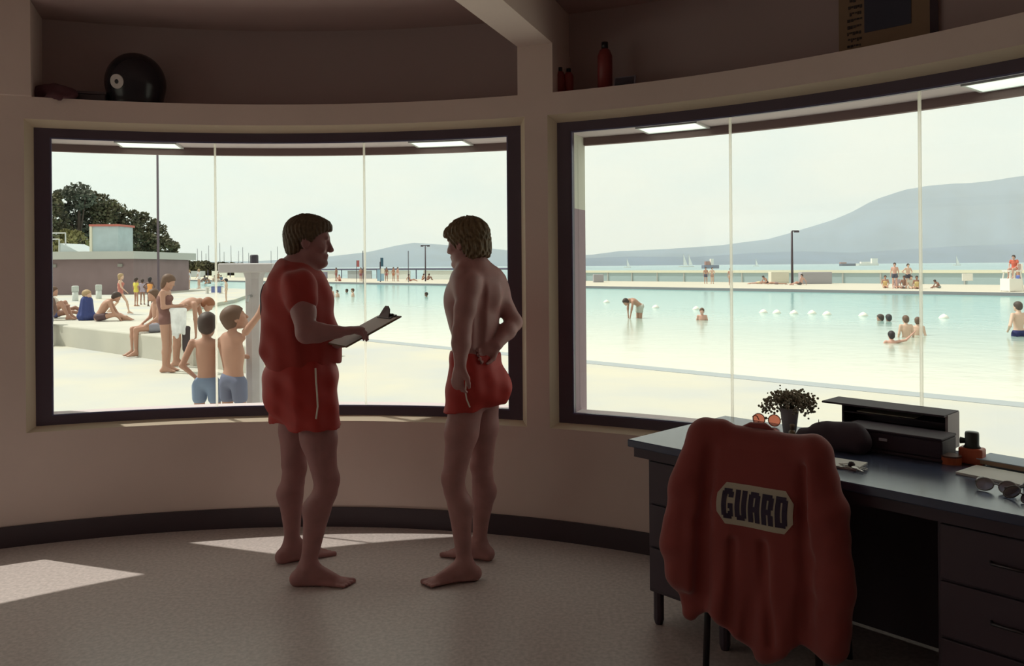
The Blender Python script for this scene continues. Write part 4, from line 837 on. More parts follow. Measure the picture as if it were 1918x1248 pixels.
# -- far deck
def far(lb, ps, px, py, h, deg, sk, hr='dark', wr='trunks', cl=(.1, .12, .25), z=DG, female=False, vox=.03): mini(lb, ps, px, py, z, h, deg, sk, hr, wr, cl, vox, 1, 1, female)
far('tall boy in black trunks standing behind the row of edge sitters', 'stand', 1676, 541, 1.68, 240, 'pink', cl=(.08, .08, .12))
far('standing boy with dark trunks, right of the tall boy', 'stand_hips', 1701, 541, 1.62, 270, 'fair', cl=(.06, .06, .09))
for px, py, sk, cl, wr, dg, lb in ((1658, 543, 'tan', (.75, .55, .25), 'swimsuit', 250, 'edge sitter in yellow, leftmost of the row'), (1679, 543.5, 'tan', (.55, .45, .50), 'shirt', 262, 'edge sitter in lilac, second of the row'), (1694, 544, 'brown', (.5, .5, .5), 'trunks', 240, 'edge sitter in the middle of the row'), (1706, 544.5, 'fair', (.6, .62, .55), 'shirt', 262, 'edge sitter in pale green, fourth of the row'), (1717, 545, 'brown', (.7, .55, .25), 'swimsuit', 250, 'edge sitter in ochre, rightmost of the row')):
    far(lb, 'sit_edge', px, py - 3.5, 1.66, dg, sk, 'dark', wr, cl)
far('slim bather walking on the far deck under the grey boat', 'stand', 1322, 532, 1.42, 270, 'tan', cl=(.1, .1, .16))
far('stout bather with a bent arm under the grey boat', 'stand_hips', 1334, 532, 1.40, 280, 'fair', cl=(.45, .3, .25))
far('tan bather just right of the glass joint on the far deck', 'stand', 1368, 535, 1.35, 250, 'tan', cl=(.5, .3, .2))
far('sunbather lying on the far deck', 'lie', 1422, 532, 1.7, 10, 'pink', cl=(.7, .6, .4))
far('sunbather sitting up beside the lying one', 'sit_lean', 1437, 532, 1.6, 200, 'tan', cl=(.6, .3, .25))
far('sunbather lying in front of the pale block', 'lie', 1452, 533, 1.6, 170, 'tan', cl=(.3, .2, .2))
far('sunbather sitting beside the lamp post', 'sit_back', 1499, 534, 1.68, 200, 'pink', cl=(.12, .10, .10))
far('bather in blue trunks standing beside the guard chair', 'stand', 1908, 545, 1.55, 180, 'tan', cl=(.12, .18, .50))
far('crouched brown-skinned figure on the far deck, right of the row of sitters', 'sit_lean', 1760, 540, 1.3, 180, 'brown', cl=(.3, .35, .35))
for i, (px, py, ps, sk, cl, lb) in enumerate(((630, 526, 'stand', 'brown', (.3, .1, .1), 'brown bather on the far deck nearest the chin of the stocky man'), (637, 527, 'sit_knees', 'pink', (.5, .15, .12), 'pink sitter next to the brown bather on the far deck'), (676, 527.5, 'stand', 'tan', (.3, .12, .15), 'far bather with burgundy trunks left of the glass joint'), (682, 527.5, 'stand', 'brown', (.3, .25, .3), 'far bather just right of the one in burgundy'), (724, 527, 'stand', 'brown', (.4, .15, .15), 'far bather beside the blue signboard'), (737, 527, 'stand', 'tan', (.55, .25, .15), 'far bather in orange trunks, middle of the far deck'), (745, 527, 'stand', 'pink', (.7, .6, .6), 'far bather in pale trunks beside the one in orange'), (768, 527, 'sit_back', 'tan', (.35, .12, .1), 'sunbather sitting at the pool edge left of the double lamp'), (791, 525, 'sit_knees', 'tan', (.4, .2, .15), 'sitter left of the double lamp foot'), (801, 525, 'sit_knees', 'brown', (.3, .15, .12), 'sitter right of the double lamp foot'))):
    far(lb, ps, px, py, 1.6, 230 + 17 * i, sk, cl=cl)

# -- lifeguard chair with a guard on it
w = G(1896, 546, DG); t = thing('lifeguard_chair', 'tall white lifeguard chair on the far deck at the right edge', 'chair', w, math.radians(180)); M_wp = mat('white_painted_wood', (.82, .80, .74), .6)
for sx_ in (-.35, .35):
    for sy_ in (-.35, .35): bm = bmesh.new(); tube(bm, [(sx_ * 1.15, sy_ * 1.15, 0), (sx_ * .8, sy_ * .8, 1.15)], .035, 6); obj('leg', bm, M_wp, t)
bm = bmesh.new(); box(bm, -.36, .36, -.36, .36, 1.12, 1.18); obj('seat', bm, M_wp, t)
bm = bmesh.new(); box(bm, -.40, -.34, -.36, .36, 1.18, 1.55); obj('backrest', bm, M_wp, t)
bm = bmesh.new(); box(bm, -.3, .42, -.44, .44, .04, .72); obj('front_board', bm, M_wp, t, bevel=.01)
mini('lifeguard in a red jacket sitting on the tall white chair', 'sit_edge', 1896, 0, w.z + 1.18, 1.72, 215, 'pink', 'dark', 'shirt', (.62, .13, .08), .03, d=w.y)
# -- posts, signs, lamps
def lamp_post(px, py, ytop, arm, lab, both=False, r=.07):
    w = G(px, py, DG); top = P(px, ytop, w.y).z - w.z; t = thing('lamp_post', lab, 'lamp', w); M_lp = mat('dark_post_paint', (.055, .035, .05), .5)
    bm = bmesh.new(); tube(bm, [(0, 0, 0), (0, 0, top)], [r * 1.15, r * .85], 10); obj('pole', bm, M_lp, t, smooth=True)
    for s_ in ((1, -1) if both else (1,)):
        bm = bmesh.new(); x0, x1 = sorted((0, s_ * arm)); box(bm, x0, x1, -.05, .05, top - .02, top + .07); box(bm, *(sorted((s_ * arm * .4, s_ * arm))), -.14, .14, top - .09, top + .02); obj('lamp_head', bm, M_lp, t)
lamp_post(1484, 534, 433.5, .52, 'dark lamp post with one arm beyond the pool', False, .085)
lamp_post(797, 527, 460.5, .5, 'dark lamp post with two arms between the guards', True, .07)
w = G(297, 556, DG); t = tag(obj('pole', (lambda b_: (tube(b_, [(0, 0, 0), (0, 0, 14)], [.075, .05], 10), b_)[1])(bmesh.new()), mat('grey_pole_paint', (.13, .10, .13), .5), None, w, True), 'tall thin grey pole rising out of the view', 'pole')
# white post with wide cap, just outside
w = Vector((P(477, 600, 7.05).x, 7.05, ZD)); t = thing('shower_post', 'white concrete post with a wide cap outside the left window', 'post', w); M_pst = mat('white_post_concrete', (.55, .54, .56), .8, noise=(5, .08))
bm = bmesh.new(); lathe(bm, [(.10, 0), (.10, .08), (.082, .10), (.080, 1.60), (.10, 1.66), (.0, 1.66)], 8); obj('column', bm, M_pst, t)
bm = bmesh.new(); box(bm, -.25, .22, -.20, .20, 1.655, 1.735); obj('cap', bm, M_pst, t, bevel=.012)
bm = bmesh.new(); lathe(bm, [(.036, 1.735), (.036, 1.80), (.030, 1.81), (0, 1.81)], 14); obj('knob', bm, mat('dark_knob', (.05, .045, .06), .5), t)
bm = bmesh.new(); tube(bm, [(.0, -.08, 1.45), (.0, -.16, 1.45), (.0, -.20, 1.40)], .012, 8); obj('spout', bm, mat('brushed_metal', (.4, .4, .4), .35, .9), t)
# bollards
for px, py, h, lab in ((141, 564, .80, 'left one of the two white litter bins by the low building'), (185, 560, .80, 'right one of the two white litter bins by the low building')):
    w = G(px, py, DG); t = thing('litter_bin', lab, 'bin', w, 0, 'white litter bins')
    bm = bmesh.new(); lathe(bm, [(.14, 0), (.15, .02), (.15, h * .62)], 16); obj('bin_body', bm, mat('white_enamel', (.62, .66, .64), .5), t, smooth=True)
    bm = bmesh.new(); lathe(bm, [(.17, h * .62), (.17, h * .97), (.12, h), (0, h)], 16); obj('bin_lid', bm, mat('grey_enamel', (.48, .52, .50), .5), t)
# blue cloth over a bench, blue signboard, white sign, dark kiosk, flags
w = G(401, 550, DG); t = thing('bench', 'bench draped with a blue cloth on the rounded pier', 'bench', w)
bm = bmesh.new(); box(bm, -.55, .55, -.2, .2, .38, .44)
obj('seat', bm, M_wp, t)
for x in (-.45, .45): bm = bmesh.new(); box(bm, x - .04, x + .04, -.18, .18, 0, .38); obj('leg', bm, M_wp, t)
bm = bmesh.new(); box(bm, -.1, .54, -.24, -.21, .06, .47); box(bm, -.1, .54, -.24, .22, .445, .47); obj('blue_cloth', bm, mat('blue_cloth', (.16, .20, .42), .9), t)
w = G(713, 528, DG); t = thing('signboard', 'tall pale blue signboard on the far deck', 'sign', w)
bm = bmesh.new(); box(bm, -.38, .38, -.05, .05, .1, 1.35); obj('board', bm, mat('pale_blue_board', (.33, .52, .68), .6), t)
bm = bmesh.new(); prism(bm, [(-.02, -.06), (.42, -.06), (.42, -.08), (-.02, -.08)], .9, 1.45); obj('white_panel', bm, MATS['white_painted_wood'], t)
bm = bmesh.new(); tube(bm, [(-.05, 0, 0), (-.05, 0, 2.2)], .05, 6); obj('post', bm, MATS['dark_post_paint'], t)
w = P(1812, 519, 51.5); bm = bmesh.new(); box(bm, -.34, .34, -.03, .03, -.24, .22); tag(obj('sign', bm, M_wp, None, w, bevel=.01), 'blank white rectangular sign on the far sea wall', 'sign')
w = G(1462, 531, DG); bm = bmesh.new(); box(bm, -.78, .72, 0, .8, 0, .97); tag(obj('concrete_block', bm, mat('cream_block', (.66, .64, .54), .8), None, w, bevel=.03), 'pale concrete block left of the lamp post', 'block')
w = G(1532, 532, DG); bm = bmesh.new(); box(bm, -1.3, 1.15, 0, .8, 0, .95); tag(obj('concrete_block', bm, mat('grey_block', (.36, .35, .38), .8), None, w, bevel=.03), 'grey concrete block right of the lamp post', 'block')
w = G(1122, 529, DG); bm = bmesh.new(); box(bm, -.5, .45, 0, .8, 0, .75); tag(obj('concrete_block', bm, MATS['grey_block'], None, w, bevel=.03), 'small grey concrete block beside the pilaster', 'block')
w = G(601, 522, DG); bm = bmesh.new(); box(bm, -.6, .75, 0, 1.0, 0, .95); tag(obj('storage_box', bm, mat('dusk_box', (.26, .25, .34), .8), None, w, bevel=.03), 'dark grey box on the far deck beside the chin of the stocky man', 'box')
for px, y0, y1, c, lab in ((668, 488, 500, (.50, .14, .14), 'red flag above the far rail'), (713, 483, 499, (.05, .12, .18), 'dark flag above the blue signboard')):
    t = P(px, 503, 86); o = thing('flag', lab, 'flag', t); bm = bmesh.new(); tube(bm, [(0, 0, -1.5), (0, 0, (503 - y0) * 86 / F)], .03, 6); obj('pole', bm, MATS['dark_post_paint'], o)
    bm = bmesh.new(); h = (y1 - y0) * 86 / F; a = (503 - y0) * 86 / F; prism(bm, [(-.02, 0), (.05, -.05), (.22, 0), (.3, -.04), (.3, -.02), (.22, .02), (.05, -.03), (-.02, .02)], a - h, a); obj('cloth', bm, clothm(c), o)
for px in (545 + 135, 765):
    o = G(px, 505, DG); w = P(px, 505, 84); top = P(px, 470, 84).z; bm = bmesh.new(); tube(bm, [(0, 0, ZD - w.z), (0, 0, top - w.z)], .04, 6); tag(obj('pole', bm, MATS['dark_post_paint'], None, w), 'thin dark pole behind the far rail, ' + ('left' if px < 700 else 'right') + ' of two', 'pole')
# white floats
ft = bmesh.new(); lathe(ft, [(0, -.10), (.10, -.09), (.17, 0), (.10, .09), (.03, .13), (0, .14)], 12); me_f = None
for i, (px, py) in enumerate(((1136, 567), (1228, 577), (1304, 580), (1430, 586), (1455, 587), (1487, 588), (1521, 588), (1549, 590), (1617, 592), (1768, 596))):
    w = G(px, py, ZWAT)
    if me_f is None: o = obj('float', ft, mat('white_float', (.9, .88, .8), .5), None, w, True); me_f = o.data; src_f = o
    else: o = src_f.copy(); COL.objects.link(o); o.location = w
    tag(o, 'small white float in the line across the pool', 'float', 'white floats across the pool')
    if i == 0: o['label'] = 'white float apart from the others, nearest the pilaster'; o['group'] = 'white floats across the pool'

# ---------------- low building with its roof shed
w = P(250, 520, 52.5); bx0 = P(20, 520, 52.5).x; t = thing('pool_building', 'low brown building with a flat overhanging roof', 'building', (w.x, w.y, ZD)); inv = Matrix.Translation((-w.x, -w.y, -ZD))
bm = bmesh.new(); box(bm, bx0 - 6, w.x, w.y, w.y + 9, ZD, 2.16, inv); obj('wall', bm, mat('brown_block_wall', (.27, .20, .21), .85, noise=(1, .06)), t)
bm = bmesh.new(); box(bm, bx0 - 6.5, w.x + .32, w.y - .6, w.y + 9.6, 2.16, 2.66, inv); obj('roof', bm, mat('pale_roof_slab', (.50, .52, .50), .8), t)
bm = bmesh.new(); a = P(117, 0, 53.5).x; b_ = P(152, 0, 53.5).x; vs = [(a, 53, 2.66), (b_, 53, 2.66), (a, 53, 3.25), (a, 56, 2.66), (b_, 56, 2.66), (a, 56, 3.25)]; vv = [bm.verts.new(inv @ Vector(q)) for q in vs]
for f in ((0, 1, 2), (3, 5, 4), (0, 3, 4, 1), (1, 4, 5, 2), (0, 2, 5, 3)): bm.faces.new([vv[i] for i in f])
obj('roof_wedge', bm, mat('pale_blue_paint', (.55, .62, .64), .7), t)
for n_, (xa, xb, z0_, z1_) in enumerate(((78, 116, 3.85, 3.93), (78, 104, 3.45, 3.52))):
    a, b_ = P(xa, 0, 53).x, P(xb, 0, 53).x; bm = bmesh.new(); tube(bm, [inv @ Vector((a, 53.2, z1_)), inv @ Vector((b_, 53.2, z1_)), inv @ Vector((b_, 53.2, 2.66))], .05, 6); obj('roof_rail', bm, mat('pale_rail', (.6, .62, .62), .6), t)
for px in (98, 222):
    x = P(px, 0, 52.5).x; bm = bmesh.new(); box(bm, x - .15, x + .15, 52.38, 52.5, 1.65, 1.85, inv); obj('wall_light', bm, mat('wall_light_grey', (.3, .3, .28), .6), t)
x0, x1 = P(168, 0, 54.5).x, P(218, 0, 54.5).x; t = thing('roof_shed', 'pale blue shed with a red roof edge on the low building', 'shed', ((x0 + x1) / 2, 54.5, 2.66)); inv = Matrix.Translation((-(x0 + x1) / 2, -54.5, -2.66))
bm = bmesh.new(); box(bm, x0, x1, 54.5, 56.6, 2.66, 4.42, inv); obj('wall', bm, mat('shed_blue', (.46, .56, .60), .7, noise=(2, .05)), t)
bm = bmesh.new(); box(bm, x0 - .12, x1 + .1, 54.38, 56.7, 4.42, 4.56, inv); obj('roof', bm, mat('shed_red', (.50, .16, .13), .7), t)
bm = bmesh.new(); box(bm, x0 - .1, x0 + .06, 54.4, 54.5, 2.66, 4.42, inv); obj('corner_board', bm, mat('cream_board', (.75, .72, .58), .7), t)

# ---------------- trees, hedge, masts
M_leaf = mat('dark_leaves', (.085, .085, .06), .8, noise=(.6, .35), col2=(.17, .16, .09)); M_leaf2 = mat('grey_green_leaves', (.11, .12, .095), .8, noise=(.6, .3)); M_bark = mat('bark', (.10, .075, .065), .9)
def leaves(bm, c, r, n_, s_, rng):
    for _ in range(n_):
        v = rng.normal(size=3); v /= np.linalg.norm(v); rad = rng.uniform(.35, 1.0) ** .45; p_ = Vector((c[0] + v[0] * r * rad, c[1] + v[1] * r * rad, c[2] + v[2] * r * rad * .85))
        a = Vector(rng.normal(size=3)).normalized() * s_ * rng.uniform(.6, 1.4); b_ = a.cross(Vector(rng.normal(size=3))).normalized() * s_ * rng.uniform(.4, 1.0)
        bm.faces.new([bm.verts.new(p_ + q) for q in (a, b_, -a, -b_)])
def tree(label, blobs, dist, trunk, m=M_leaf, seed=0, dens=1.0):
    rng = np.random.default_rng(seed); base = P(trunk[0], 0, dist); t = thing('tree', label, 'tree', (base.x, dist, ZD), 0, 'trees behind the low building'); o0 = Vector((base.x, dist, ZD))
    bm = bmesh.new(); cs = []
    for px, py, rp_ in blobs:
        c = P(px, py, dist + rng.uniform(-2, 2)) - o0; r_ = rp_ * dist / F; cs.append(c); leaves(bm, c, r_, int(420 * dens * (r_ / 1.8) ** 2), .22, rng)
        for _ in range(5):
            v = rng.normal(size=3); v /= np.linalg.norm(v); leaves(bm, c + Vector(v) * r_ * .85, r_ * .42, int(90 * dens), .2, rng)
    obj('crown', bm, m, t)
    bm = bmesh.new(); top = cs[0]; tube(bm, [(0, 0, 0), (top.x * .3, top.y * .3, top.z * .5), tuple(top)], [.32, .22, .10], 8)
    for c in cs[1:]: tube(bm, [(top.x * .3, top.y * .3, top.z * .45), tuple(c)], [.13, .05], 6)
    obj('trunk', bm, M_bark, t, smooth=True)
tree('tall pine crown standing above the other trees', [(148, 362, 24), (160, 372, 20), (140, 398, 22), (155, 420, 30), (118, 380, 24)], 92, (145,), M_leaf2, 1)
tree('dark tree at the left frame of the window', [(92, 385, 24), (98, 415, 32), (112, 445, 34), (85, 450, 34)], 90, (98,), M_leaf, 2)
tree('wide dark tree directly behind the roof shed', [(188, 386, 28), (212, 398, 26), (200, 425, 32), (175, 445, 32), (238, 418, 24), (232, 448, 32)], 96, (205,), M_leaf, 3)
tree('rounded dark tree right of the roof shed, behind the tall pole', [(276, 425, 24), (290, 445, 26), (258, 455, 28), (308, 462, 22), (322, 478, 14), (282, 482, 28), (245, 482, 24)], 100, (275,), M_leaf, 4)
tree('low light green bush left of the roof shed', [(128, 448, 16), (148, 455, 18), (112, 462, 16)], 74, (130,), mat('yellow_green_leaves', (.22, .21, .09), .8, noise=(.8, .3)), 5)
rng = np.random.default_rng(9); w = P(350, 495, 175); t = thing('hedge', 'long dark hedge on the far shore beyond the pool', 'hedge', (w.x, w.y, ZD)); bm = bmesh.new()
for i in range(24):
    px = 262 + i * 8.2; r_ = (1.5 if px < 330 else 1.05) * (1 if px < 400 else .8); leaves(bm, P(px, 496 + (px - 350) * .02, 175 + rng.uniform(-3, 3)) - t.location - Vector((0, 0, 0.1)), r_ * rng.uniform(.85, 1.2), 220, .3, rng)
    leaves(bm, P(px, 503, 175) - t.location, 1.3, 160, .3, rng)
obj('foliage', bm, M_leaf, t)
bm = bmesh.new(); box(bm, -12, 11, .5, .8, 0, 1.0); obj('stems', bm, M_bark, t)
for i, (px, yt) in enumerate(((362, 478), (370, 466), (378, 470), (386, 475), (391, 460), (404, 468), (412, 455), (420, 472), (433, 460), (447, 470), (455, 463), (466, 474), (508, 470), (520, 462))):
    d = 300.0; w = P(px, 500, d); w.z = ZSEA; t = thing('sailing_boat', 'moored sailing boat with a bare mast on the horizon', 'boat', w, 0, 'moored masts on the horizon'); h = P(px, yt, d).z - ZSEA
    bm = bmesh.new(); tube(bm, [(0, 0, .3), (0, 0, h)], [.13, .08], 6); obj('mast', bm, mat('mast_grey', (.20, .20, .23), .5), t)
    bm = bmesh.new(); prism(bm, [(-2.6, 0), (-1.8, -.8), (1.6, -.8), (2.9, 0), (1.6, .8), (-1.8, .8)], -.2, .9); obj('hull', bm, M_wp, t)
# boats on the bay
def sailboat(px, yt, d, lab, hull=(.8, .8, .75)):
    w = P(px, 500, d); w.z = ZSEA; h = P(px, yt, d).z - ZSEA; t = thing('sailing_boat', lab, 'boat', w); bm = bmesh.new(); l_ = h * .4
    prism(bm, [(-l_, 0), (-l_ * .7, -.8), (l_ * .6, -.8), (l_, 0), (l_ * .6, .8), (-l_ * .7, .8)], -.3, h * .08); obj('hull', bm, clothm(hull), t)
    bm = bmesh.new(); vs = [(-l_ * .1, -.1, h * .14), (l_ * .7, -.1, h * .14), (-l_ * .1, -.1, h), (-l_ * .1, .1, h * .14), (l_ * .7, .1, h * .14), (-l_ * .1, .1, h)]; vv = [bm.verts.new(q) for q in vs]
    for f in ((0, 1, 2), (3, 5, 4), (0, 3, 4, 1), (1, 4, 5, 2), (0, 2, 5, 3)): bm.faces.new([vv[i] for i in f])
    obj('sail', bm, mat('white_sail', (.88, .88, .85), .8), t); bm = bmesh.new(); tube(bm, [(-l_ * .12, 0, 0), (-l_ * .12, 0, h * 1.02)], .12, 6); obj('mast', bm, MATS['mast_grey'], t)
sailboat(1175, 484, 900, 'small white sailboat near the pilaster'); sailboat(1792, 479, 800, 'white sailboat near the right end of the bay'); sailboat(1416, 484, 1000, 'small white sailboat just right of the first glass joint'); sailboat(1281, 476, 950, 'white sail left of the grey boat'); sailboat(1291, 477, 960, 'white sail touching the grey boat')
def ship(px0, px1, d, hull_c, lab, cabin):
    w = P((px0 + px1) / 2, 500, d); w.z = ZSEA; L_ = (px1 - px0) * d / F / 2; t = thing('ship', lab, 'ship', w); bm = bmesh.new(); prism(bm, [(-L_, 0), (-L_ * .8, -3), (L_ * .7, -3), (L_, 0), (L_ * .7, 3), (-L_ * .8, 3)], -.5, 2.6); obj('hull', bm, clothm(hull_c), t)
    for n_, (a, b_, z1) in enumerate(cabin): bm = bmesh.new(); box(bm, L_ * a, L_ * b_, -2, 2, 2.6, z1); obj('cabin', bm, MATS['white_painted_wood'] if hull_c[0] > .3 or n_ else clothm((.4, .2, .16)), t)
ship(1572, 1603, 900, (.10, .11, .16), 'dark-hulled ship on the bay', [(-.9, -.2, 4.2)]); ship(1603, 1646, 950, (.75, .74, .68), 'white ship with a high bridge on the bay', [(-.6, .2, 4.6), (.35, .85, 8.5)])
ship(1314, 1347, 620, (.20, .22, .30), 'grey boat with pale cabins on the bay', [(-.6, -.1, 5.5), (.0, .3, 7.5)])
# ================================================================ THE DESK AND WHAT IS ON IT
ZK = 0.79
def K(px, py, z=ZK): return G(px, py, z)
A_ = K(1175, 823); Cc = K(1918, 968); e1 = (Cc - A_); e1.z = 0; e1.normalize(); e2 = Vector((-e1.y, e1.x, 0))       # e1 along the front edge to the right, e2 back to the window
cen = Vector((CX, CY, 0))
DL, DW = 1.72, 0.78
while ((A_ + e2 * DW - cen).xy.length > 3.955 or (A_ + e1 * 1.30 + e2 * DW - cen).xy.length > 3.955) and DW > .6: DW -= .01
M_desk = mat('dark_desk_enamel', (.065, .045, .062), .45); M_top = mat('blue_black_desk_top', (.060, .075, .135), .20, spec=.6, noise=(7, .1))
rz = math.atan2(e1.y, e1.x)
def chamf(x, y):
    """keep the back right corner inside the round wall"""
    w = Vector((A_.x, A_.y, 0)) + e1 * x + e2 * y; r = (w - cen).xy.length
    while r > 3.96: y -= .01; w = Vector((A_.x, A_.y, 0)) + e1 * x + e2 * y; r = (w - cen).xy.length
    return (x, y)
t = thing('desk', 'dark office desk with a blue-black glossy top under the right window', 'desk', (A_.x, A_.y, 0), rz)
bm = bmesh.new(); prism(bm, [(0, 0), (DL, 0), chamf(DL, DW), chamf(1.5, DW), chamf(1.3, DW), (0, DW)], ZK - .032, ZK); obj('desk_top', bm, M_top, t, bevel=.004)
bm = bmesh.new(); prism(bm, [(.02, .02), (DL - .02, .02), chamf(DL - .04, DW - .05), (0.02, DW - .04)], ZK - .075, ZK - .032); obj('apron', bm, M_desk, t)
for x0, x1 in ((.075, .46), (1.24, 1.68)):
    bm = bmesh.new(); xx = chamf(x1, DW - .08); prism(bm, [(x0, .05), (x1, .05), xx, (x0, DW - .08)], .14, ZK - .075); p_ = obj('pedestal', bm, M_desk, t, bevel=.004)
    for k_ in range(3):
        z0_ = .16 + k_ * .185; bm = bmesh.new(); box(bm, x0 + .012, x1 - .012, .035, .052, z0_, z0_ + .175); d_ = obj('drawer', bm, mat('desk_drawer_front', (.072, .050, .068), .4), p_, bevel=.003)
        bm = bmesh.new(); tube(bm, [((x0 + x1) / 2 - .06, .035, z0_ + .09), ((x0 + x1) / 2 - .055, .015, z0_ + .09), ((x0 + x1) / 2 + .055, .015, z0_ + .09), ((x0 + x1) / 2 + .06, .035, z0_ + .09)], .005, 6)
        h_ = obj('drawer_handle', bm, mat('dull_handle', (.10, .09, .10), .4, .8), p_, smooth=True)
    for x in (x0 + .03, x1 - .03):
        for y in (.075, DW - .14):
            if x > 1.4 and y > .2: y = .45
            bm = bmesh.new(); lathe(bm, [(.016, 0), (.022, .02), (.022, .15)], 10, (x, y, 0)); obj('leg', bm, M_desk, t)
bm = bmesh.new(); box(bm, .46, 1.24, DW - .12, DW - .10, .02, ZK - .075); obj('modesty_panel', bm, M_desk, t)
def on_desk(x, y, z=0.0): v_ = Vector((A_.x, A_.y, ZK)) + e1 * x + e2 * y; v_.z += z; return v_
def local(px, py, z=ZK):
    w = K(px, py, z) - Vector((A_.x, A_.y, z)); return w.dot(e1), w.dot(e2)

# chair with the guard jacket over its back
SL, SR = P(1312, 800, 3.03), P(1527, 818, 2.78); u3 = Vector((SR.x - SL.x, SR.y - SL.y, 0)).normalized(); n3 = Vector((u3.y, -u3.x, 0))     # n3 points to the camera side
mid = (SL + SR) / 2; ZTOP = .925
MJ = Matrix(((u3.x, n3.x, 0, mid.x), (u3.y, n3.y, 0, mid.y), (0, 0, 1, 0), (0, 0, 0, 1)))
MJ.translation = Vector((mid.x, mid.y, 0)); ang = math.atan2(u3.y, u3.x)
t = thing('office_chair', 'dark desk chair under the red jacket, drawn up to the desk', 'chair', (mid.x, mid.y, 0), ang); M_ch = mat('black_vinyl', (.055, .040, .052), .45); M_chm = mat('dark_chair_metal', (.05, .045, .05), .4, .7)
# in chair space: x along the back, y away from the camera is +
bm = bmesh.new(); box(bm, -.20, .20, .0, .05, .56, .905); obj('backrest', bm, M_ch, t, bevel=.02)
bm = bmesh.new(); box(bm, -.225, .225, .03, .46, .43, .50); obj('seat', bm, M_ch, t, bevel=.025)
for x in (-.15, .15): bm = bmesh.new(); tube(bm, [(x, .03, .60), (x, .0, .50), (x, .06, .42), (x, .2, .42)], .012, 8); obj('back_support', bm, M_chm, t, smooth=True)
for x in (-.2, .2):
    for y, lean in ((.05, -.02), (.42, .02)): bm = bmesh.new(); tube(bm, [(x, y, .44), (x * 1.05, y + lean, 0.0)], .013, 8); obj('leg', bm, M_chm, t, smooth=True)
tj = thing('jacket', 'red guard jacket draped over the back of the desk chair', 'jacket', (mid.x, mid.y, 0), ang)
jf = Field(V(-.46, -.20, .12), V(.50, .17, 1.02), .0085); H = ZTOP
jf.cone(V(-.195, .025, H - .035), V(.195, .025, H - .035), .052, .050, .03)                             # over the top rail
jf.cone(V(-.19, .02, H - .012), V(-.14, .02, H - .004), .050, .045, .04); jf.cone(V(-.06, .03, H - .02), V(.06, .03, H - .022), .036, .03, .03)
for i in range(14):
    f_ = i / 13; a = -.225 + f_ * .45; zb = .24 + .05 * math.sin(f_ * 9) - (.03 if f_ > .5 else 0); fold = .010 * math.sin(f_ * 15 + .6)
    jf.cone(V(a, .0, H - .06), V(a * 1.02, -.045 + fold * .3, .68), .032, .030, .03); jf.cone(V(a * 1.02, -.045 + fold * .3, .68), V(a * 1.10 + .01, -.055 + fold, zb), .030, .030, .03)
for i in range(10):
    f_ = i / 9; a = -.20 + f_ * .40; jf.cone(V(a, .06, H - .05), V(a * 1.05, .085, .50), .022, .022, .03)
# sleeves, empty and hanging
jf.cone(V(-.205, .01, H - .035), V(-.250, -.04, .72), .055, .062, .04); jf.cone(V(-.250, -.04, .72), V(-.285, -.055, .50), .062, .062, .03); jf.cone(V(-.285, -.055, .50), V(-.275, -.06, .38), .062, .052, .03)
jf.cone(V(.205, .01, H - .035), V(.262, -.03, .70), .055, .062, .04); jf.cone(V(.262, -.03, .70), V(.29, -.05, .46), .062, .058, .03); jf.cone(V(.29, -.05, .46), V(.29, -.05, .26), .058, .050, .03)
jf.cone(V(-.20, -.06, .70), V(-.215, -.09, .36), .03, .035, .03); jf.cone(V(.215, -.045, .86), V(.205, -.075, .45), .022, .03, .03)
jf.cone(V(-.150, -.050, .86), V(-.168, -.085, .60), .010, .016, .035, None, 'sub'); jf.cone(V(-.168, -.085, .60), V(-.180, -.100, .28), .016, .020, .035, None, 'sub')
jf.cone(V(.185, -.045, .84), V(.196, -.085, .55), .010, .016, .035, None, 'sub'); jf.cone(V(.196, -.085, .55), V(.205, -.095, .24), .016, .018, .035, None, 'sub')
jf.cone(V(.05, -.075, .56), V(.08, -.095, .22), .010, .016, .03, None, 'sub'); jf.cone(V(-.06, -.075, .55), V(-.07, -.095, .25), .008, .014, .03, None, 'sub')
jf.warp(lambda X: .005 * np.sin(X[..., 0] * 34 + 1.2 * np.sin(X[..., 2] * 7) + 1) * np.clip((.62 - X[..., 2]) * 4, 0, 1) + .003 * np.sin(X[..., 0] * 75 + 2 * np.sin(X[..., 2] * 9)) * np.clip((.60 - X[..., 2]) * 4, .15, 1) + .0025 * np.sin(X[..., 2] * 60 + 3 * np.sin(X[..., 0] * 11)) * np.clip((np.abs(X[..., 0]) - .2) * 12, 0, 1))
M_jk = mat('red_sweatshirt', (.27, .050, .045), .9, noise=(5, .06), bump=(400, .25, .001), sheen=.3)
body_j = link('jacket_body', jf.mesh('jacket_body', 1), M_jk, tj)
bm = bmesh.new(); tube(bm, [(-.07, .035, H + .004), (-.03, .045, H + .022), (.02, .045, H + .024), (.06, .035, H + .006)], [.012, .017, .017, .012], 8); obj('collar', bm, M_jk, tj, smooth=True)
def jsurf(x, z):
    """front surface of the jacket at x,z"""
    ix = (x - jf.lo[0]) / jf.vox; iz = (z - jf.lo[2]) / jf.vox; i0, k0 = int(ix), int(iz); fx_, fz_ = ix - i0, iz - k0
    col = (jf.D[i0, :, k0] * (1 - fx_) * (1 - fz_) + jf.D[i0 + 1, :, k0] * fx_ * (1 - fz_) + jf.D[i0, :, k0 + 1] * (1 - fx_) * fz_ + jf.D[i0 + 1, :, k0 + 1] * fx_ * fz_)
    for j in range(1, len(col)):
        if col[j] < 0: return jf.lo[1] + jf.vox * (j - 1 + col[j - 1] / (col[j - 1] - col[j]))
    return -.05
PXC, PZC, PW_, PH_ = .022, .686, .272, .145
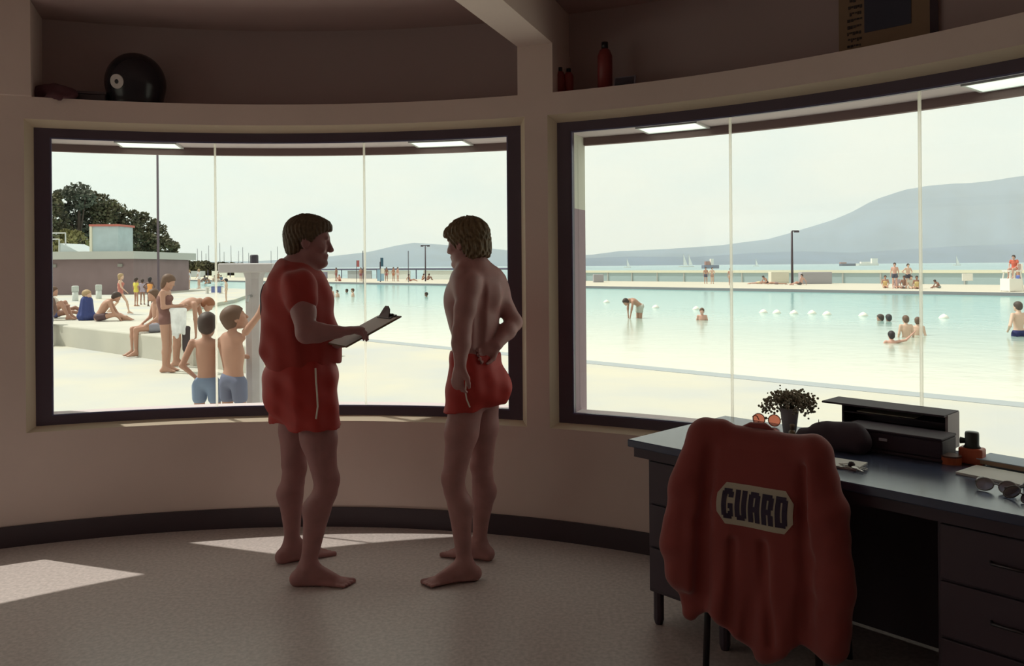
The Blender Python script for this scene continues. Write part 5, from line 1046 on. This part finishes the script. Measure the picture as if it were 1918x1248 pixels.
def patch_pt(u_, v_, off):
    x = PXC + u_ * PW_ / 2; z = PZC + v_ * PH_ / 2; y = np.mean([jsurf(x + a, z + b_) for a, b_ in ((0, 0), (.008, 0), (-.008, 0), (0, .008), (0, -.008))]); return (x, y - off, z)
bm = bmesh.new(); NU, NV = 44, 22; grid = {}
for i in range(NU + 1):
    for j in range(NV + 1):
        u_, v_ = -1 + 2 * i / NU, -1 + 2 * j / NV; hx = 1 - .22 * max(0, abs(v_) - .45) / .55 if abs(v_) > .45 else 1   # chamfered ends
        grid[i, j] = bm.verts.new(patch_pt(u_ * hx, v_, .0030))
for i in range(NU):
    for j in range(NV): bm.faces.new((grid[i, j], grid[i + 1, j], grid[i + 1, j + 1], grid[i, j + 1]))
obj('name_patch', bm, mat('cream_patch', (.50, .45, .36), .85), body_j, smooth=True)['label'] = 'cream patch with rounded corners on the back of the jacket'
GLY = {'G': ['.#####.', '#######', '###.###', '###....', '###....', '###.###', '###.###', '###..##', '###.###', '#######', '.#####.'],
       'U': ['###.###'] * 9 + ['#######', '.#####.'], 'A': ['.#####.', '#######'] + ['###.###'] * 3 + ['#######', '#######'] + ['###.###'] * 4,
       'R': ['######.', '#######', '###.###', '###.###', '###.###', '######.', '######.', '###.###', '###.###', '###.###', '###.###'],
       'D': ['######.', '#######'] + ['###.###'] * 7 + ['#######', '######.']}
bm = bmesh.new(); cw = 1.72 / (5 * 7 + 4 * 1.1); x_ = -.86
for ch in 'GUARD':
    for r_, row in enumerate(GLY[ch]):
        for c_, s_ in enumerate(row):
            if s_ == '#':
                u0 = x_ + c_ * cw; v1 = .72 - r_ * (1.44 / 11); v0 = v1 - 1.44 / 11
                bm.faces.new([bm.verts.new(patch_pt(a, b_, .0045)) for a, b_ in ((u0, v0), (u0 + cw, v0), (u0 + cw, v1), (u0, v1))])
    x_ += 8.1 * cw
bmesh.ops.remove_doubles(bm, verts=bm.verts, dist=.0004)
obj('lettering', bm, mat('navy_print', (.045, .03, .06), .8), body_j)['label'] = 'dark block letters reading GUARD'

# dried flowers in a pale cup
w = K(1479, 812); t = thing('flower_pot', 'pale tapered cup holding a bunch of dried flowers', 'pot', w); M_cup = mat('pale_cup', (.42, .38, .38), .5)
bm = bmesh.new(); lathe(bm, [(.0, 0), (.027, 0), (.041, .112), (.043, .116), (.038, .114), (.026, .01)], 20); obj('cup', bm, M_cup, t, smooth=True)
rng = np.random.default_rng(4); fl = bmesh.new(); st_ = bmesh.new()
for i in range(64):
    a = rng.uniform(0, 6.28); r_ = rng.uniform(.02, .118); side = math.copysign(1, math.cos(a)); q = Vector((math.cos(a) * r_, math.sin(a) * r_ * .6, .108 + .070 * (1 - (r_ / .17) ** 2) * rng.uniform(.5, 1.05) + .012 * (r_ > .05)))
    tube(st_, [(math.cos(a) * .01, math.sin(a) * .01, .05), (q.x * .5, q.y * .5, q.z * .75 + .02), q], .0012, 4)
    for k_ in range(12):
        c_ = q + Vector(rng.normal(size=3)) * .010 + Vector((0, 0, -.012 * k_ * .35 * (r_ > .07))); s_ = .006; M_ = Matrix.Translation(c_) @ Matrix.Rotation(rng.uniform(0, 3), 4, Vector(rng.normal(size=3)).normalized()); bmesh.ops.create_icosphere(fl, subdivisions=1, radius=s_ * rng.uniform(.6, 1.3), matrix=M_)
obj('dried_flowers', fl, mat('dried_flower_heads', (.24, .19, .13), .9, noise=(120, .4), col2=(.50, .45, .34)), t); obj('stems', st_, mat('dry_stems', (.12, .10, .06), .9), t)
# sunglasses
def glasses(px, py, rot, label, lens, frame_m, s=1.0, tilt=0.0):
    w = K(px, py); t = thing('sunglasses', label, 'glasses', w, rot); R_ = .027 * s; hz = R_ * max(.25, math.cos(tilt)) + .002; zt_ = hz + R_ * .3 * math.cos(tilt)
    for sx_ in (-1, 1):
        M_ = Matrix.Translation((sx_ * .033 * s, 0, hz)) @ Matrix.Rotation(math.pi / 2 + tilt, 4, 'X')
        bm = bmesh.new(); lathe(bm, [(0, -.001), (R_ * .92, -.001), (R_ * .92, .001), (0, .001)], 20, (0, 0, 0), M_); obj('lens', bm, lens, t, smooth=False)
        bm = bmesh.new(); tube(bm, [M_ @ Vector((R_ * .95 * math.cos(a), R_ * .95 * math.sin(a), 0)) for a in np.linspace(0, 6.2832, 22)], .0022 * s, 6); obj('rim', bm, frame_m, t, smooth=True)
        bm = bmesh.new(); tube(bm, [(sx_ * .061 * s, 0, zt_), (sx_ * .064 * s, .06, zt_ * .95), (sx_ * .060 * s, .115, zt_ * .6), (sx_ * .056 * s, .135, .003)], .0022 * s, 6); obj('temple', bm, frame_m, t, smooth=True)
    bm = bmesh.new(); tube(bm, [(-.009 * s, 0, zt_ - .003), (0, -.002, zt_ + .001), (.009 * s, 0, zt_ - .003)], .0022 * s, 6); obj('bridge', bm, frame_m, t, smooth=True)
def tinted(name, c, a):
    m = bpy.data.materials.new(name); m.use_nodes = True; n = m.node_tree; n.nodes.clear(); o_ = n.nodes.new('ShaderNodeOutputMaterial'); tr = n.nodes.new('ShaderNodeBsdfTransparent'); tr.inputs['Color'].default_value = tuple(c) + (1,)
    g = n.nodes.new('ShaderNodeBsdfGlossy'); g.inputs['Roughness'].default_value = .08; mx = n.nodes.new('ShaderNodeMixShader'); mx.inputs['Fac'].default_value = a; n.links.new(tr.outputs[0], mx.inputs[1]); n.links.new(g.outputs[0], mx.inputs[2]); n.links.new(mx.outputs[0], o_.inputs['Surface']); return m
M_dkf = mat('dark_frame_plastic', (.05, .03, .03), .35); M_mtf = mat('wire_rim_metal', (.22, .2, .2), .3, .9)
glasses(1436, 799, rz + .35, 'sunglasses with pink lenses standing by the flower pot', tinted('pink_lens', (.75, .42, .34), .12), mat('copper_rim', (.30, .10, .06), .35), 1.05)
glasses(1866, 921, rz + .1, 'steel-rimmed sunglasses lying before the white papers', tinted('grey_lens', (.35, .38, .48), .35), M_mtf, 1.0, -.9)
glasses(1912, 938, rz - .5, 'second pair of dark sunglasses at the right edge of the desk', tinted('dark_lens', (.25, .27, .36), .35), M_dkf, 1.0, -.9)
# little bottles
for px, py, prof, m_, lab in ((1484, 822, [(0, 0), (.015, 0), (.015, .03), (.008, .038), (.008, .05), (.011, .052), (.011, .062), (0, .064)], mat('amber_glass', (.20, .15, .09), .3), 'small cork-topped bottle beside the flower pot'), (1531, 832, [(0, 0), (.012, 0), (.012, .03), (.004, .062), (.003, .075), (0, .076)], mat('clear_plastic_nozzle', (.22, .20, .18), .3), 'small bottle with a pointed nozzle')):
    w = K(px, py); t = thing('bottle', lab, 'bottle', w); bm = bmesh.new(); n_ = 4; lathe(bm, prof[:n_], 14); obj('bottle_body', bm, m_, t, smooth=True); bm = bmesh.new(); lathe(bm, prof[n_ - 1:], 12); obj('bottle_cap', bm, mat('cork_brown', (.24, .17, .11), .7), t, smooth=True)
# dark bag
x_, y_ = local(1556, 842); o_ = on_desk(x_, y_); f = Field(V(-.2, -.12, -.005), V(.2, .14, .16), .006)
f.cone(V(-.10, 0, .035), V(.10, .02, .045), .040, .055, .03); f.cone(V(-.04, .02, .07), V(.08, .03, .08), .035, .035, .04); f.cone(V(-.15, 0, .02), V(-.1, 0, .03), .02, .03, .03); f.cone(V(-.052, 0, .09), V(-.050, 0, .115), .006, .005, .005); f.cut(V(0, 0, 0), V(0, 0, -1))
f.warp(lambda X: .003 * np.sin(X[..., 0] * 90 + X[..., 2] * 60) * np.cos(X[..., 1] * 50)); o = link('bag', f.mesh('bag', 1), mat('black_cloth_bag', (.060, .042, .056), .85), None, o_); o.rotation_euler = (0, 0, rz); tag(o, 'crumpled black cloth bag between the flower pot and the dark case', 'bag')
# low dark case with a small pale label
x_, y_ = local(1575, 838); x2_, _ = local(1766, 868); CW = x2_ - x_; xr, yr = local(1775, 846); CD = max(.08, min(.16, yr - y_ - .012)); cx_ = x_; t = thing('equipment_case', 'low dark equipment case with a small pale badge', 'case', on_desk(cx_, y_), rz); M_case = mat('dark_case_enamel', (.060, .042, .058), .6, spec=.25)
bm = bmesh.new(); box(bm, -.005, CW + .005, 0, CD, 0, .014); box(bm, 0, CW, .004, CD - .004, .014, .082); obj('case_body', bm, M_case, t, bevel=.006)
bm = bmesh.new(); box(bm, 0, CW, .0, CD, .082, .092); obj('case_lid', bm, M_case, t, bevel=.004)
bm = bmesh.new(); box(bm, CW * .40, CW * .40 + .03, -.002, .006, .052, .062); obj('badge', bm, mat('pale_badge', (.50, .52, .60), .4), t)['label'] = 'small pale badge'
# open letter rack behind it
rx0 = xr - .43; t = thing('letter_rack', 'open-fronted dark letter rack with a pale right side, behind the low case', 'rack', on_desk(rx0, yr), rz); RH = .140; RD = .13; M_in = mat('pale_rack_side', (.36, .31, .33), .6)
def okd(y): return y
bm = bmesh.new(); box(bm, 0, .43, RD - .008, RD, 0, RH); obj('back_panel', bm, M_case, t)
bm = bmesh.new(); box(bm, 0, .010, 0, RD, 0, RH); obj('side_panel', bm, M_case, t)
bm = bmesh.new(); box(bm, .422, .432, 0, RD, 0, RH + .004); obj('side_panel', bm, M_in, t)['label'] = 'pale pinkish right side panel'
bm = bmesh.new(); box(bm, -.075, .43, -.035, RD, RH, RH + .008); obj('top_panel', bm, M_case, t, bevel=.001)
for z_ in (.0, .055, .105): bm = bmesh.new(); box(bm, .01, .422, .0, RD - .008, z_, z_ + .006); obj('shelf', bm, M_case, t)
bm = bmesh.new(); box(bm, .06, .30, .012, RD - .02, .1115, .1145); tag(obj('paper', bm, mat('cream_paper', (.62, .58, .48), .8), None, None), 'sheet of cream paper on the top shelf of the letter rack', 'paper'); o = bpy.context.scene.collection.objects[-1]; o.location = on_desk(rx0, yr); o.rotation_euler = (0, 0, rz)
# papers on the desk
def sheet(px, py, w_, d_, rot, label, h=.003, m=None, z=0.0):
    x_, y_ = local(px, py); bm = bmesh.new(); box(bm, -w_ / 2, w_ / 2, -d_ / 2, d_ / 2, 0, h); o = obj('paper', bm, m or mat('white_paper', (.85, .85, .82), .7), None, on_desk(x_, y_, z + .0005), bevel=.0); o.rotation_euler = (0, 0, rz + rot); return tag(o, label, 'paper')
sheet(1563, 868, .20, .13, .1, 'white sheet of paper beside the right sleeve of the jacket', .006)
sheet(1868, 893, .21, .16, -.12, 'loose white sheet lying in front of the notebook', .008)
x_, y_ = local(1893, 884); t = thing('notebook', 'thick notebook with tan page edges and a pale blue cover', 'notebook', on_desk(x_, y_ + .055, .009), rz - .1)
bm = bmesh.new(); box(bm, -.11, .15, -.055, .07, 0, .016); obj('pages', bm, mat('tan_page_edges', (.42, .29, .20), .8), t)
bm = bmesh.new(); box(bm, -.113, .153, -.058, .073, .016, .019); obj('cover', bm, mat('pale_blue_cover', (.40, .50, .62), .45), t)['label'] = 'pale blue cover'
# keys
x_, y_ = local(1590, 879); t = thing('key_ring', 'bunch of keys on a ring in front of the dark case', 'keys', on_desk(x_, y_, .003), rz); M_key = mat('worn_key_metal', (.35, .32, .30), .3, .9)
bm = bmesh.new(); tube(bm, [(.016 * math.cos(a), .016 * math.sin(a), .006) for a in np.linspace(0, 6.2832, 20)], .0014, 6); obj('ring', bm, M_key, t, smooth=True)
for i, a in enumerate((-2.7, .1, .5, -.3, 2.6)):
    bm = bmesh.new(); M_ = Matrix.Rotation(a, 4, 'Z') @ Matrix.Translation((.016, 0, .0035 + i * .0018)) @ Matrix.Rotation(.05 * i, 4, 'Y'); lathe(bm, [(0, 0), (.011, 0), (.011, .002), (0, .002)], 12, (.010, 0, 0), M_); box(bm, .018, .048, -.003, .003, 0, .002, M_)
    for k_ in range(3): box(bm, .028 + k_ * .007, .031 + k_ * .007, -.006, -.003, 0, .002, M_)
    obj('key', bm, M_key, t)
bm = bmesh.new(); lathe(bm, [(0, 0), (.012, .002), (.013, .012), (.008, .02), (0, .022)], 12, (.0, .022, 0)); obj('key_fob', bm, mat('black_fob', (.04, .03, .035), .3), t, smooth=True)
# orange jar and tape
w = K(1821, 868); t = thing('jar', 'orange jar with a dark screw cap and knob', 'jar', w, rz); bm = bmesh.new(); prism(bm, [(-.036, -.03), (.036, -.03), (.041, -.02), (.041, .02), (.036, .03), (-.036, .03), (-.041, .02), (-.041, -.02)], 0, .060); obj('jar_body', bm, mat('orange_plastic', (.50, .11, .05), .4), t, bevel=.006)
bm = bmesh.new(); lathe(bm, [(.030, .060), (.024, .070), (.024, .112), (.022, .118), (0, .118)], 18); obj('jar_cap', bm, mat('dark_green_cap', (.035, .04, .035), .4), t, smooth=True)['label'] = 'dark screw cap'
bm = bmesh.new(); tube(bm, [(-.015, 0, .082), (-.040, -.004, .082)], [.008, .013], 10); obj('knob', bm, MATS['dark_green_cap'], t, smooth=True)
w = K(1781, 868); t = thing('tape_roll', 'orange tape roll with a dark rim lying next to the jar', 'tape', w, rz); bm = bmesh.new(); lathe(bm, [(.020, 0), (.036, 0), (.036, .026), (.020, .026), (.020, 0)], 24); obj('tape', bm, mat('orange_tape', (.55, .13, .05), .5), t, smooth=False)
bm = bmesh.new(); lathe(bm, [(.018, .026), (.037, .026), (.037, .032), (.018, .032)], 24); obj('rim', bm, mat('brown_rim', (.14, .06, .04), .5), t)

# ================================================================ ON THE LEDGES ABOVE THE WINDOWS
def shelf_at(px, r=R + .17): return RP(ang_of(px, r), r, ZL)
w = shelf_at(257, R + .165); t = thing('helmet', 'black rounded helmet with a white disc on the ledge above the left window', 'helmet', w, math.radians(-60))
f = Field(V(-.2, -.2, -.01), V(.2, .2, .36), .007); f.ell(V(0, 0, .155), V(.168, .165, .168), .02); f.cone(V(0, 0, .03), V(0, 0, .12), .152, .163, .03); f.ell(V(0, 0, .04), V(.13, .13, .09), .01, None, 'sub'); f.cut(V(0, 0, .002), V(0, 0, -1))
link('shell', f.mesh('shell', 1), mat('black_gloss_shell', (.018, .016, .022), .25), t)
M_ = Matrix.Rotation(math.radians(0), 4, 'Z'); inv_r = Matrix.Rotation(math.radians(60), 4, 'Z')
dv = (inv_r @ (Vector((P(223, 152, w.y - .15).x, w.y - .13, P(223, 152, w.y - .15).z)) - w)); dn = Vector((dv.x, dv.y, (dv.z - .155) * .9)).normalized(); c0 = Vector((0, 0, .155)) + Vector((dn.x * .173, dn.y * .170, dn.z * .173)); q_ = dn.to_track_quat('Z', 'Y').to_matrix().to_4x4()
bm = bmesh.new(); lathe(bm, [(.012, -.004), (.042, -.006), (.042, .003), (.014, .004), (.012, -.004)], 22, (0, 0, 0), Matrix.Translation(c0) @ q_); obj('disc', bm, mat('worn_white_disc', (.62, .58, .56), .6), t)['label'] = 'white ring-shaped disc'
w = shelf_at(108, R + .10); f = Field(V(-.2, -.14, -.05), V(.2, .14, .16), .008); f.ell(V(-.02, 0, .045), V(.13, .07, .055), .03); f.ell(V(.06, -.03, .03), V(.08, .05, .04), .03); f.ell(V(.05, -.085, .0), V(.07, .03, .03), .03); f.warp(lambda X: .006 * np.sin(X[..., 0] * 60 + X[..., 2] * 50) * np.cos(X[..., 1] * 55)); f.cut(V(0, -.05, .0), V(0, 0, -1), V(-.2, -.095, -.05), V(.2, .14, .02))
o = link('cloth_bundle', f.mesh('cloth_bundle', 1), mat('dark_red_cloth', (.10, .04, .05), .9), None, w); tag(o, 'dark red cloth bundle lying at the left end of the ledge', 'cloth')
w = shelf_at(170, R + .15); t = thing('storage_box', 'flat dark box on the ledge left of the black helmet', 'box', w, -ang_of(170)); bm = bmesh.new(); box(bm, -.10, .10, -.07, .07, 0, .05); obj('box_base', bm, mat('dusky_box', (.06, .05, .06), .6), t, bevel=.004); bm = bmesh.new(); box(bm, -.104, .104, -.074, .074, .05, .066); obj('box_lid', bm, mat('dusky_lid', (.075, .06, .07), .6), t, bevel=.003)
M_rb = mat('dark_red_enamel', (.22, .035, .035), .4)
for px, rr_, h_, rad, lab in ((1136, .14, .285, .042, 'tall dark red bottle on the ledge above the right window'), (1052, .12, .165, .030, 'left one of two short red bottles by the pillar'), (1068, .14, .160, .028, 'right one of two short red bottles by the pillar')):
    w = shelf_at(px, R + rr_); t = thing('bottle', lab, 'bottle', w); bm = bmesh.new(); lathe(bm, [(0, 0), (rad, 0), (rad, h_ * .72), (rad * .7, h_ * .84), (rad * .35, h_ * .88)], 18); obj('bottle_body', bm, M_rb, t, smooth=True)
    bm = bmesh.new(); lathe(bm, [(rad * .45, h_ * .87), (rad * .45, h_), (0, h_)], 14); obj('bottle_cap', bm, mat('dark_cap_plastic', (.03, .025, .03), .4), t, smooth=True)
w = shelf_at(1172, R + .12); t = thing('framed_card', 'small framed card leaning beside the tall red bottle', 'frame', w, -ang_of(1172)); Mt = Matrix.Rotation(math.radians(-12), 4, 'X')
bm = bmesh.new(); box(bm, -.062, .062, -.004, .006, 0, .078, Mt); obj('frame_border', bm, mat('grey_frame_border', (.20, .18, .22), .5), t); bm = bmesh.new(); box(bm, -.055, .055, -.006, -.003, .007, .071, Mt); obj('card', bm, mat('dark_card', (.05, .04, .055), .6), t)
# poster on the recessed wall
rp_ = R + .325; a0, a1 = ang_of(1575, rp_), ang_of(1762, rp_); zt0, zt1 = ZL + .012, ZC - .02
t = thing('poster', 'brown poster with a dark picture and a column of print on the recessed wall', 'poster', RP((a0 + a1) / 2, rp_, zt0)); inv = Matrix.Translation(-t.location)
def pp(name, b0, b1, z0_, z1_, m, off):
    bm = bmesh.new(); arcbox(bm, rp_ - off - .002, rp_ - off, b0, b1, z0_, z1_); bmesh.ops.transform(bm, matrix=inv, verts=bm.verts); return obj(name, bm, m, t)
f_ = lambda s_: a0 + (a1 - a0) * s_
pp('sheet', a0, a1, zt0, zt1, mat('brown_poster_paper', (.26, .17, .11), .8), 0)
pp('picture', f_(.27), f_(.74), zt0 + .14, zt1, mat('dark_blue_picture', (.045, .045, .075), .6), .003)['label'] = 'dark blue picture panel'
pp('border_strip', f_(.92), f_(1.0), zt0, zt1, mat('dark_strip', (.05, .03, .04), .7), .003)
pp('figure_print', f_(.47), f_(.58), zt1 - .06, zt1 - .02, mat('tan_print', (.20, .12, .09), .7), .005)
bm = bmesh.new(); rng = np.random.default_rng(12)
for r_ in range(15):
    z_ = zt1 - .03 - r_ * .032
    if z_ < zt0 + .05: break
    s_ = .09 + rng.uniform(0, .03)
    while s_ < .235:
        ww = rng.uniform(.012, .03); arcbox(bm, rp_ - .006, rp_ - .004, f_(s_), f_(s_ + ww), z_ - rng.uniform(.006, .018), z_); s_ += ww + .008
bmesh.ops.transform(bm, matrix=inv, verts=bm.verts); obj('print_column', bm, mat('faded_dark_ink', (.05, .035, .035), .8), t)
